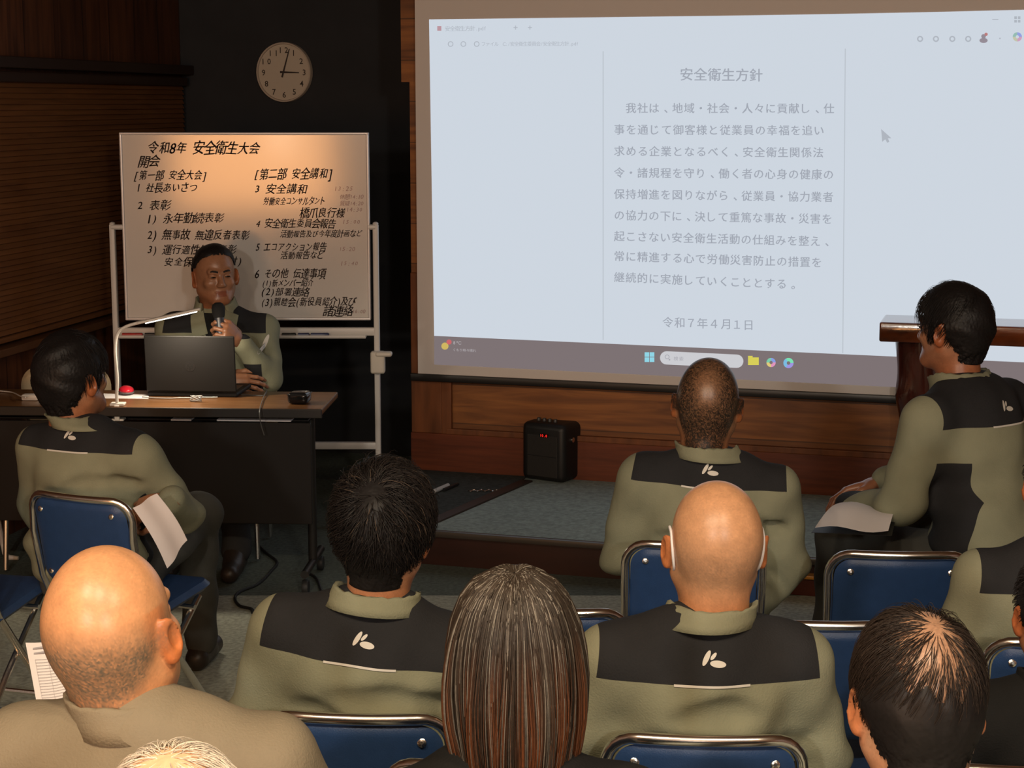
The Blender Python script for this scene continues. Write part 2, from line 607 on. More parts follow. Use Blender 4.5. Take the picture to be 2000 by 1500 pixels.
# stage --------------------------------------------------------------
def wpl(u, v, z):
    return MWI @ WZ(u, v, z)
SD = -(wpl(1011, 1048, 0.15).y + wpl(840, 1037, 0.15).y) / 2
CARPET = mat('stage_carpet', (0.27, 0.325, 0.31), 0.95, 0, 0.1, 0.22, 50, 0.35, 300)
sl0, sl1 = -0.36, -0.04
pts = [(sl0, -0.03), (sl1, -SD), (S_R - 0.06, -SD), (S_R - 0.06, -0.03)]
stage = thing('low_stage', 'low carpeted stage platform with dark red front under the projection screen', 'stage')
stage.matrix_world = MW
MB().prism(pts, 0.135, 0.15).build('carpet_top', CARPET, stage, smooth=False)
ins = [(sl0 + 0.01, -0.03), (sl1 + 0.012, -SD + 0.02), (S_R - 0.07, -SD + 0.02), (S_R - 0.07, -0.03)]
MB().prism(ins, 0.0, 0.135).build('front_panel', mat('dark_red_stage_wood', (0.028, 0.008, 0.005), 0.4, 0, 0.5, 0.3, 5, stretch=(0.5, 3, 3)), stage, smooth=False)
MB().box(((sl1 + S_R - 0.06) / 2, -SD - 0.001, 0.14), (S_R - 0.06 - sl1, 0.03, 0.026), 0.004).build('nosing', mat('stage_nosing_wood', (0.05, 0.042, 0.034), 0.35), stage)
# dark carpet and the wooden strip beside the loudspeaker
qa, qb = wpl(1040, 941, 0.151), wpl(836, 1030, 0.151)
dv = (qb - qa).normalized(); nn = Vector((dv.y, -dv.x, 0))
if nn.x > 0: nn = -nn
qb = qa + dv * ((-SD + 0.02 - qa.y) / dv.y)
rect = [qa, qb, qb + nn * 0.055, qa + nn * 0.055]
MB().prism([(p.x, p.y) for p in rect], 0.1502, 0.158).build('edge_strip', mat('brown_edge_strip', (0.032, 0.018, 0.012), 0.5), stage, smooth=False)
dpoly = [(qa.x + nn.x * 0.055, qa.y + nn.y * .055), (qb.x + nn.x * 0.055, qb.y + nn.y * 0.055), (sl1 + 0.01, -SD + 0.01), (sl0 + 0.02, -0.04), (qa.x + nn.x * 0.055, -0.04)]
MB().prism(dpoly, 0.1501, 0.154).build('dark_carpet', mat('dark_stage_carpet', (0.055, 0.06, 0.058), 0.95, 0, 0.1, 0.25, 50), stage, smooth=False)

# ------------------------------------------------------------------ projection screen
DS = 0.06
screen = thing('projection_screen', 'large pull-down projection screen showing a typed safety policy document', 'projection screen')
screen.matrix_world = MW
a = wl(813, 300, DS); b = wl(815, 729, DS)
sx0, sz0, sx1, sz1 = a.x, b.z, wl(2330, 300, DS).x, CEIL - 0.12
FAB = mat('screen_fabric', (0.66, 0.60, 0.56), 0.9, 0, 0.1)
MB().box(((sx0 + sx1) / 2, -DS, (sz0 + sz1) / 2), (sx1 - sx0, 0.004, sz1 - sz0)).build('fabric', FAB, screen, smooth=False)
MB().box(((sx0 + sx1) / 2, -DS, sz0 - 0.018), (sx1 - sx0 + 0.08, 0.022, 0.036), 0.006).build('bottom_bar', mat('black_bar', (0.012, 0.010, 0.009), 0.4), screen)
MB().box(((sx0 + sx1) / 2, -DS, sz1 + 0.05), (sx1 - sx0 + 0.16, 0.1, 0.1), 0.01).build('case', WHITEMETAL, screen)
def ptop(u): return 38 - (u - 838) * 0.0125 - max(0, u - 1400) ** 2 * 1.2e-5
def pbot(u): return 657 + (u - 848) * 0.0449
def pim(u, v, d=0.001):                                # a photo point on the lit picture, as a point of the screen
    p = wl(u, v, DS + 0.003 + d); return (p.x, p.y, p.z)
IMG = emis('projected_white', (0.615, 0.672, 0.745), 1.0)
us = [838, 1000, 1200, 1400, 1600, 1800, 2000, 2150]
V = []
for u in us:
    ub = u + (10 if u == 838 else 0)
    V.append(pim(u, ptop(u), 0)); V.append(pim(ub, pbot(ub), 0))
F = [(2 * i, 2 * i + 1, 2 * i + 3, 2 * i + 2) for i in range(len(us) - 1)]
pic = mk('projected_page', V, F, IMG, screen, False)
V = []
us2 = [848, 1200, 1600, 2000, 2150]
for u in us2:
    V.append(pim(u, pbot(u) - 1, 0.001)); V.append(pim(u, pbot(u) + 55 + (u - 848) * 0.004, 0.001))
mk('projected_taskbar', V, [(2 * i, 2 * i + 1, 2 * i + 3, 2 * i + 2) for i in range(len(us2) - 1)], emis('taskbar_grey', (0.205, 0.168, 0.172), 1.0), pic, False)
TXT = emis('projected_text', (0.36, 0.39, 0.45), 1.0)
TXL = emis('projected_text_light', (0.43, 0.465, 0.52), 1.0)
def pxf(d=0.002):
    return lambda x, y: pim(x, -y, d)                  # 2-D plane with y up = minus photo rows
DOC = [('　我社は、地域・社会・人々に貢献し、仕', 1198, 1630, 211, 212),
       ('事を通じて御客様と従業員の幸福を追い', 1198, 1611, 253, 255),
       ('求める企業となるべく、安全衛生関係法', 1198, 1609, 295, 298),
       ('令・諸規程を守り、働く者の心身の健康の', 1198, 1629, 337, 341),
       ('保持増進を図りながら、従業員・協力業者', 1198, 1628, 379, 385),
       ('の協力の下に、決して重篤な事故・災害を', 1198, 1626, 420, 428),
       ('起こさない安全衛生活動の仕組みを整え、', 1198, 1626, 461, 472),
       ('常に精進する心で労働災害防止の措置を', 1198, 1606, 500, 513),
       ('継続的に実施していくこととする。', 1198, 1560, 541, 556)]
write(MB(), '安全衛生方針', pxf(), (1327, -145), (1490, -147), 27, bold=0.028).build('heading_text', TXT, pic, smooth=False)
for t, u0, u1, v0, v1 in DOC:
    write(MB(), t, pxf(), (u0, -v0), (u1, -v1), 21.5, bold=0.028).build('text_line', TXT, pic, smooth=False)
write(MB(), '令和７年４月１日', pxf(), (1293, -629), (1473, -635), 22, bold=0.02).build('date_text', TXT, pic, smooth=False)
write(MB(), '安全衛生方針.pdf', pxf(), (869, -56), (950, -55), 11).build('tab_text', TXL, pic, smooth=False)
write(MB(), 'ファイル　C:/安全衛生委員会/安全衛生方針.pdf', pxf(), (940, -86), (1130, -85), 9.5).build('address_text', TXL, pic, smooth=False)
def pbox(mb, u0, v0, u1, v1, d=0.002):
    mb.add([pim(u0, v0, d), pim(u0, v1, d), pim(u1, v1, d), pim(u1, v0, d)], [(0, 1, 2, 3)])
def pdisc(mb, u, v, ru, rv=None, d=0.002, a0=0, a1=2 * PI, hole=0.0, n=20):
    rv = rv or ru
    V = []; F = []
    for i in range(n + 1):
        t = a0 + (a1 - a0) * i / n
        V.append(pim(u + ru * math.cos(t), v - rv * math.sin(t), d)); V.append(pim(u + ru * hole * math.cos(t), v - rv * hole * math.sin(t), d))
    for i in range(n): F.append((2 * i, 2 * i + 1, 2 * i + 3, 2 * i + 2))
    mb.add(V, F)
PGL = emis('page_edge_line', (0.50, 0.545, 0.60), 1.0)
for ua, va, ub_, vb in ((1178, 100, 1178, 664), (1651, 95, 1646, 690)):
    mb = MB(); mb.add([pim(ua - 1, va), pim(ub_ - 1, vb), pim(ub_ + 1, vb), pim(ua + 1, va)], [(0, 1, 2, 3)])
    mb.build('page_edge', PGL, pic, smooth=False)
mb = MB()
for u in (880, 905, 931): pdisc(mb, u, 86, 5.5, hole=0.7)
for u, v in ((1007, 54), (1035, 54)):
    pbox(mb, u - 4, v - 0.8, u + 4, v + 0.8); pbox(mb, u - 0.8, v - 4, u + 0.8, v + 4)
for u in (1797, 1828, 1860, 1891): pdisc(mb, u, 76, 6, hole=0.55)
pdisc(mb, 1953, 75, 1.6); pbox(mb, 1938, 37, 1950, 38.5)
for k in range(4): pbox(mb, 1981 + (k % 2) * 7, 32 + (k // 2) * 7, 1986 + (k % 2) * 7, 37 + (k // 2) * 7)
mb.build('toolbar_icons', TXL, pic, smooth=False)
mb = MB(); pbox(mb, 854, 51, 862, 60); mb.build('tab_icon', emis('tab_red', (0.5, 0.30, 0.34)), pic, smooth=False)
mb = MB(); pdisc(mb, 1921, 79, 8, 5); pdisc(mb, 1921, 71, 4.5); mb.build('profile_icon', emis('icon_mauve', (0.30, 0.26, 0.30)), pic, smooth=False)
mb = MB(); pdisc(mb, 1926, 67, 3.2, d=0.003); mb.build('profile_badge', emis('icon_red', (0.5, 0.2, 0.2)), pic, smooth=False)
def swirl(u, v, r, cols, name):
    for k, c in enumerate(cols):
        mb = MB(); pdisc(mb, u, v, r, a0=2 * PI * k / len(cols), a1=2 * PI * (k + 1) / len(cols) + 0.02, hole=0.35, n=8)
        mb.build(name, emis(name + str(k) + str(int(u)), c), pic, smooth=False)
swirl(1987, 72, 9, ((0.3, 0.35, 0.75), (0.3, 0.5, 0.45), (0.55, 0.55, 0.4), (0.62, 0.35, 0.5)), 'swirl_icon_petal')
swirl(1506, 708, 9, ((0.25, 0.35, 0.75), (0.2, 0.6, 0.4), (0.75, 0.6, 0.2), (0.75, 0.3, 0.5)), 'petal_icon_piece')
swirl(1540, 709, 10, ((0.2, 0.75, 0.45), (0.2, 0.5, 0.75), (0.35, 0.3, 0.75)), 'wave_icon_piece')
mb = MB()
for i in (0, 1):
    for j in (0, 1): pbox(mb, 1259 + i * 10, 688 + j * 10, 1268 + i * 10, 697 + j * 10, 0.003)
mb.build('start_icon', emis('start_cyan', (0.28, 0.66, 0.78)), pic, smooth=False)
mb = MB(); vm = 702.0
pdisc(mb, 1302, vm - 3, 13, d=0.003, a0=PI / 2, a1=3 * PI / 2, n=10); pdisc(mb, 1439, vm + 3.5, 13, d=0.003, a0=-PI / 2, a1=PI / 2, n=10)
mb.add([pim(1302, vm - 16, .003), pim(1302, vm + 10, .003), pim(1439, vm + 16.5, .003), pim(1439, vm - 9.5, .003)], [(0, 1, 2, 3)])
sb_ = mb.build('search_box', emis('search_white', (0.60, 0.60, 0.63)), pic, smooth=False)
mb = MB(); pdisc(mb, 1303, vm - 5, 4.5, d=0.004, hole=0.7); pbox(mb, 1306, vm - 1, 1309, vm + 2, 0.004)
write(mb, '検索', pxf(0.004), (1315, -(vm - 2)), (1336, -(vm - 1)), 9).build('search_text', emis('search_text', (0.38, 0.38, 0.42)), pic, smooth=False)
mb = MB(); pbox(mb, 1461, 698, 1482, 713, 0.003); pbox(mb, 1461, 695, 1470, 699, 0.003); mb.build('folder_icon', emis('folder_yellow', (0.68, 0.62, 0.10)), pic, smooth=False)
mb = MB(); pdisc(mb, 869, 676, 7, d=0.003); mb.build('weather_icon', emis('weather_yellow', (0.62, 0.46, 0.12)), pic, smooth=False)
mb = MB(); pdisc(mb, 877, 668, 5, d=0.0035); mb.build('weather_badge', emis('weather_red', (0.6, 0.13, 0.14)), pic, smooth=False)
mb = MB(); write(mb, '8℃', pxf(0.003), (884, -669), (902, -670), 9); write(mb, 'くもり時々晴れ', pxf(0.003), (884, -683), (930, -685), 6.5)
mb.build('weather_text', emis('weather_text', (0.45, 0.42, 0.44)), pic, smooth=False)
mb = MB(); mb.add([pim(u, v) for u, v in ((1721, 252), (1723, 277), (1729, 272), (1733, 279), (1737, 277), (1734, 270), (1741, 270))], [(0, 1, 2, 3, 4, 5, 6)])
mb.build('mouse_pointer', TXL, pic, smooth=False)

# ------------------------------------------------------------------ wall clock
pc = wl(554, 141, ALC + 0.03); rc = abs(wl(554, 82, ALC + 0.03).z - wl(554, 200, ALC + 0.03).z) / 2
clock = thing('wall_clock', 'round cream wall clock showing five past three on the dark wall', 'clock', MW @ Vector((pc.x, -ALC, pc.z - rc)), -AW)
Mc = Matrix.Translation((0, 0, rc)) @ Matrix.Rotation(PI / 2, 4, 'X')          # lathe z -> out of the wall
CR = mat('cream_clock', (0.42, 0.34, 0.27), 0.5)
MB().lathe([(rc * 0.96, 0), (rc, 0.008), (rc, 0.028), (rc * 0.985, 0.036), (rc * 0.94, 0.036), (rc * 0.92, 0.026)], 48, Mc).build('case', CR, clock)
MB().lathe([(rc * 0.93, 0.02), (rc * 0.93, 0.027)], 48, Mc).build('dial', mat('cream_dial', (0.50, 0.42, 0.33), 0.6), clock)
DKB = mat('clock_black', (0.03, 0.018, 0.014), 0.5)
def cf(x, y): return (x, -0.0285, rc + y)
mb = MB()
for h in range(1, 13):
    a_ = PI / 2 - h * PI / 6
    cx_, cy_ = math.cos(a_) * rc * 0.74, math.sin(a_) * rc * 0.74
    tx = str(h)
    write(mb, tx, cf, (cx_ - 0.016 * len(tx) * rc / 0.145, cy_), (cx_ + 0.016 * len(tx) * rc / 0.145, cy_), rc * 0.27, off=0.012)
mb.build('numerals', DKB, clock, smooth=False)
def hand(name, ang, L, w, z):
    M = Matrix.Translation((0, -z, rc)) @ Matrix.Rotation(ang, 4, 'Y')
    mb = MB(); mb.add([(-w, 0, -L * 0.22), (w, 0, -L * 0.22), (w * 0.5, 0, L), (-w * 0.5, 0, L), (-w, -0.002, -L * 0.22), (w, -0.002, -L * 0.22), (w * 0.5, -0.002, L), (-w * 0.5, -0.002, L)],
                      [(0, 1, 2, 3), (7, 6, 5, 4), (0, 4, 5, 1), (1, 5, 6, 2), (2, 6, 7, 3), (3, 7, 4, 0)], M)
    return mb.build(name, DKB, clock, smooth=False)
hand('hour_hand', math.radians(92), rc * 0.56, rc * 0.035, 0.031)
hand('minute_hand', math.radians(17), rc * 0.80, rc * 0.028, 0.034)

# ------------------------------------------------------------------ whiteboard
TW = 7.8
def wb(u, v, d=0.0):
    p = W(u, v, TW)                                     # board stands square to the camera axis, nearly upright
    r = ray(u, v); y0 = W(480, 440, TW).y - d
    return Vector((0, 0, HC)) + r * (y0 / r.y)
pA, pB = wb(235, 261), wb(722, 623)
yb = pA.y
xl, xr, zt, zbt = pA.x, pB.x, pA.z, pB.z
whiteboard = thing('whiteboard', 'white rolling whiteboard covered in handwritten Japanese agenda', 'whiteboard', ((xl + xr) / 2, yb, 0))
cxw = (xl + xr) / 2
def L(p): return (p[0] - cxw, p[1] - yb, p[2])
hw = (xr - xl) / 2
bsurf = mat('whiteboard_enamel', (0.62, 0.57, 0.53), 0.11, 0, 0.62)
MB().box((0, 0.012, (zt + zbt) / 2), (2 * hw, 0.02, zt - zbt), 0.004).build('board', bsurf, whiteboard)
mb = MB()
for z in (zt, zbt): mb.box((0, 0.01, z), (2 * hw + 0.012, 0.034, 0.012), 0.004)
for x in (-hw, hw): mb.box((x, 0.01, (zt + zbt) / 2), (0.012, 0.034, zt - zbt), 0.004)
mb.build('board_frame', mat('pale_aluminium', (0.60, 0.56, 0.55), 0.35, 0.3), whiteboard)
px0, px1 = wb(224, 600).x - cxw, wb(735, 600).x - cxw
ztop = wb(735, 437).z
for x in (px0, px1):
    p = MB().box((x, 0.012, (ztop + 0.10) / 2), (0.026, 0.036, ztop - 0.10), 0.008).build('post', WHITEMETAL, whiteboard)
    MB().sphere((x, 0.012, ztop), (0.013, 0.018, 0.008), 8).build('post_cap', WHITEMETAL, p)
    f = MB().box((x, -0.07 if x > 0 else 0.0, 0.10), (0.05, 0.32 if x > 0 else 0.50, 0.04), 0.012).build('foot', mat('ivory_foot', (0.66, 0.62, 0.50), 0.45), whiteboard)
    if x > 0:
        f.rotation_euler = (0, 0, math.radians(-58)); f.location = (x - x * math.cos(math.radians(-58)), -x * math.sin(math.radians(-58)) - 0.03, 0)
    for yy in ((-0.20, 0.06) if x > 0 else (-0.22, 0.22)):
        M = Matrix.Translation((x, yy, 0.04)) @ Matrix.Rotation(PI / 2, 4, 'Y')
        MB().lathe([(0.038, -0.012), (0.04, -0.008), (0.04, 0.008), (0.038, 0.012)], 20, M).build('caster', RUBBER, f)
    MB().tube([(x, 0.0, (zt + zbt) / 2), (x + (hw - abs(x)) * (1 if x > 0 else -1), 0.0, (zt + zbt) / 2)], 0.012, 10).build('pivot', WHITEMETAL, whiteboard)
zt1, zt2 = wb(700, 640).z, wb(700, 656).z
MB().box(((px0 + px1) / 2, 0.012, (zt1 + zt2) / 2), (px1 - px0, 0.03, zt1 - zt2), 0.006).build('crossbar', WHITEMETAL, whiteboard)
tray = MB()
tx0, tx1 = wb(236, 650).x - cxw, wb(716, 650).x - cxw
tray.box(((tx0 + tx1) / 2, -0.03, zt2 - 0.002), (tx1 - tx0, 0.06, 0.006), 0.002).box(((tx0 + tx1) / 2, -0.058, zt2 + 0.003), (tx1 - tx0, 0.004, 0.014), 0.001)
tray.build('tray', WHITEMETAL, whiteboard)
zl1, zl2 = wb(700, 864).z, wb(700, 878).z
MB().box(((px0 + px1) / 2, 0.012, (zl1 + zl2) / 2), (px1 - px0, 0.03, zl1 - zl2), 0.006).build('lower_bar', WHITEMETAL, whiteboard)
# holder clipped to the post
hx0, hx1, hz0, hz1 = wb(725, 700).x, wb(753, 700).x, wb(740, 727).z, wb(740, 684).z
hold = thing('marker_holder', 'small ivory plastic holder clipped to the whiteboard post', 'holder', ((hx0 + hx1) / 2, yb - 0.03, hz0))
IV = mat('ivory_plastic', (0.60, 0.54, 0.46), 0.45)
MB().box((0, 0, (hz1 - hz0) / 2), (hx1 - hx0, 0.05, hz1 - hz0), 0.01, seg=3).build('box_body', IV, hold)
MB().box((0.028, -0.006, (hz1 - hz0) - 0.012), (0.075, 0.055, 0.022), 0.010, seg=3).build('lip', IV, hold)
# markers in the tray
def marker(u0, u1, v, c, label, cname):
    a_, b_ = wb(u0, v), wb(u1, v)
    z = zt2 + 0.001 + 0.0085
    t = thing('marker_pen', label, 'marker', ((a_.x + b_.x) / 2, yb - 0.033, z - 0.0085), 0, 'markers in the whiteboard tray')
    l = (b_.x - a_.x) / 2
    MB().tube([(-l, 0, 0.0085), (l * 0.3, 0, 0.0085)], 0.0085, 10).build('barrel', mat('marker_' + cname, c, 0.4), t)
    MB().tube([(l * 0.3, 0, 0.0085), (l * 0.9, 0, 0.0085), (l, 0, 0.0085)], [0.0088, 0.0088, 0.006], 10).build('cap', mat('marker_cap_' + cname, tuple(k * 0.8 for k in c), 0.4), t)
marker(242, 282, 652, (0.45, 0.02, 0.015), 'red marker pen at the left end of the whiteboard tray', 'red')
marker(286, 330, 652, (0.02, 0.02, 0.02), 'black marker pen beside the red one in the whiteboard tray', 'black')
marker(553, 580, 651, (0.02, 0.02, 0.02), 'black marker pen in the tray by the presenter elbow', 'black')
marker(584, 606, 651, (0.03, 0.035, 0.10), 'dark blue short marker pen in the middle of the tray right of presenter', 'blue')
marker(609, 644, 651, (0.04, 0.05, 0.13), 'long blue marker pen rightmost in the whiteboard tray', 'blue2')
# handwriting
def wbf(x, y):
    p = wb(x, -y); return (p.x - cxw, -0.0002, p.z)
HW = mat('marker_ink', (0.045, 0.022, 0.018), 0.6)
HWF = mat('faint_red_ink', (0.36, 0.22, 0.20), 0.6)
LINES = [('令和8年 安全衛生大会', 288, 508, 288, 25), ('開会', 271, 312, 316, 22), ('[第一部 安全大会]', 262, 404, 342, 20),
         ('1 社長あいさつ', 266, 386, 367, 19), ('2 表彰', 268, 334, 400, 21), ('1) 永年勤続表彰', 286, 438, 427, 20),
         ('2) 無事故 無違反者表彰', 288, 488, 458, 20), ('3) 運行適性管理表彰', 288, 462, 487, 20), ('安全保護員(章付)', 320, 474, 512, 18),
         ('[第二部 安全講和]', 497, 650, 340, 22), ('3 安全講和', 497, 600, 369, 20), ('労働安全コンサルタント', 514, 636, 393, 16),
         ('橋爪良行様', 586, 674, 415, 20), ('4 安全衛生委員会報告', 500, 656, 436, 18), ('活動報告及び今年度計画など', 548, 708, 457, 15),
         ('5 エコアクション報告', 500, 638, 482, 18), ('活動報告など', 548, 634, 499, 16), ('6 その他 伝達事項', 498, 636, 534, 20),
         ('(1)新メンバー紹介', 512, 612, 553, 15), ('(2)部署連絡', 510, 604, 569, 17), ('(3)親睦会(新役員紹介)及び', 510, 695, 590, 18), ('諸連絡', 632, 690, 607, 20)]
mb = MB()
for t, u0, u1, v, h in LINES:
    write(mb, t, wbf, (u0, -v), (u1, -v + random.uniform(-2, 2)), h * 1.08, 0.12, 0.0, 0.22, 0.95, True, 0.03)
mb.build('handwriting', HW, whiteboard, smooth=False)
mb = MB()
for t, u0, u1, v, h in (('13:25', 652, 690, 368, 12), ('休憩14:10', 664, 710, 384, 11), ('質疑14:20', 664, 710, 397, 11), ('14:30', 676, 708, 409, 11), ('15:00', 668, 704, 433, 11), ('15:20', 662, 694, 486, 11), ('15:40', 664, 700, 514, 11), ('16:00', 688, 714, 608, 10)):
    write(mb, t, wbf, (u0, -v), (u1, -v), h, 0.12, 0.0, 0.2)
mb.build('faint_notes', HWF, whiteboard, smooth=False)

# ------------------------------------------------------------------ folding chairs
def make_chair():
    t = thing('folding_chair', 'blue folding chair', 'chair', (0, 0, 0), 0, 'blue folding chairs of the audience')
    def side(sx):
        return [(sx * 0.172, 0.20, 0.014), (sx * 0.172, -0.115, 0.42), (sx * 0.174, -0.165, 0.52), (sx * 0.176, -0.195, 0.66)]
    def bow(x): return -0.212 - 0.022 * (1 - (x / 0.18) ** 2)
    pr = side(1)
    top = []
    for k in range(7):
        a_ = PI / 2 * k / 6
        x = 0.116 + 0.06 * math.cos(a_); z = 0.72 + 0.06 * math.sin(a_)
        top.append((x, -0.195 + (bow(x) + 0.195) * k / 6, z))
    mid = [(x, bow(x), 0.78) for x in np.linspace(0.09, -0.09, 9)]
    path = pr + top + mid + [(-x, y, z) for x, y, z in reversed(top)] + [(-x, y, z) for x, y, z in reversed(pr)]
    MB().tube(path, 0.0115, 12).build('front_frame', CHROME, t)
    q = [(0.150, 0.16, 0.405), (0.150, -0.05, 0.22), (0.150, -0.245, 0.014)]
    mb = MB()
    for sx in (1, -1): mb.tube([(sx * x, y, z) for x, y, z in q], 0.0105, 10)
    mb.build('rear_frame', CHROME, t)
    MB().tube([(-0.172, 0.13, 0.10), (0.172, 0.13, 0.10)], 0.008, 8).tube([(-0.15, -0.19, 0.075), (0.15, -0.19, 0.075)], 0.008, 8).build('stretchers', CHROME, t)
    MB().tube([(-0.172, 0.105, 0.385), (0.172, 0.105, 0.385)], 0.008, 8).tube([(-0.172, -0.09, 0.395), (0.172, -0.09, 0.395)], 0.008, 8).build('seat_rails', CHROME, t)
    def bf(x, z, o):
        zz = 0.635 + z
        y = -0.16 - (zz - 0.5) * 0.19 - 0.02 * (1 - (x / 0.165) ** 2)
        return (x, y + o, zz)
    back = MB().pillow(0.163, 0.133, 0.05, 0.012, bf).build('backrest', BLUE, t)
    for x, z in ((-0.125, 0.10), (0.125, 0.10), (-0.125, -0.095), (0.125, -0.095)):
        p = bf(x, z, -0.0115)
        M = Matrix.Translation(p) @ Matrix.Rotation(PI / 2 - 0.19, 4, 'X')
        MB().lathe([(0.0085, -0.002), (0.0085, 0.002), (0.006, 0.0035)], 14, M).lathe([(0.004, 0.003), (0.003, 0.006)], 10, M).build('screw', CHROME, back)
    def sf(x, z, o): return (x, 0.02 + z, 0.425 + o + 0.02 * (z / 0.18) - 0.008 * (1 - (x / 0.19) ** 2))
    MB().pillow(0.185, 0.185, 0.05, 0.02, sf).build('seat', BLUE, t)
    for sx in (1, -1):
        for y, x in ((0.20, 0.172), (-0.245, 0.150)):
            MB().lathe([(0.015, 0.0), (0.015, 0.03), (0.012, 0.034)], 12, Matrix.Translation((sx * x, y - (0.008 if y > 0 else -0.006), 0))).build('foot_cap', RUBBER, t)
    return t
CH0 = make_chair()
used = []
def copy_tree(o, parent=None):
    c = o.copy(); COL.objects.link(c)
    if parent is not None: c.parent = parent
    for ch in [x for x in bpy.data.objects if x.parent == o]:
        copy_tree(ch, c)
    return c
def chair(u, v, yaw_deg, label, dx=0.0):
    """u, v: photo point of the middle of the backrest's top rail"""
    p = WZ(u, v, 0.79)
    c = CH0 if not used else copy_tree(CH0)
    used.append(c)
    yaw = math.radians(yaw_deg)
    off = Vector((0.234 * math.sin(yaw) * -1, 0.234 * math.cos(yaw), 0))
    c.location = (p.x + off.x, p.y + off.y, 0)
    c.rotation_euler = (0, 0, yaw)
    c['label'] = label
    return c
chair(1357, 1058, -3, 'blue folding chair behind the cropped-haired man facing the screen')
chair(1762, 1078, -3, 'empty blue folding chair in front of the man turned to the left')
chair(1070, 1190, -3, 'blue folding chair between the long-haired person and the stage')
chair(1612, 1214, -3, 'blue folding chair just right of the bald masked man, behind his shoulder')
chair(2100, 1250, -3, 'blue folding chair at the right frame edge under a green jacket back')
chair(690, 1395, -4, 'blue folding chair of the man with black spiky hair')
chair(1378, 1437, -3, 'blue folding chair of the bald man wearing a mask')
chair(950, 1490, -3, 'blue folding chair mostly hidden by the long brown hair')
chair(2050, 1500, -3, 'blue folding chair of the person in black at bottom right')
chair(142, 966, -24, 'blue folding chair turned right under the man with full black hair')
for uu, TT, lb in ((-165, 4.95, 'blue folding chair at the left edge, only its tube legs in view'), (-190, 3.75, 'blue folding chair nearest at the left edge with chrome legs')):
    q = WZ(uu, 750 + FPX * ((1.11 / TT - 0.16) / 0.987), 0.79)
    chair(uu, 750 + FPX * ((1.11 / TT - 0.16) / 0.987), -16, lb)
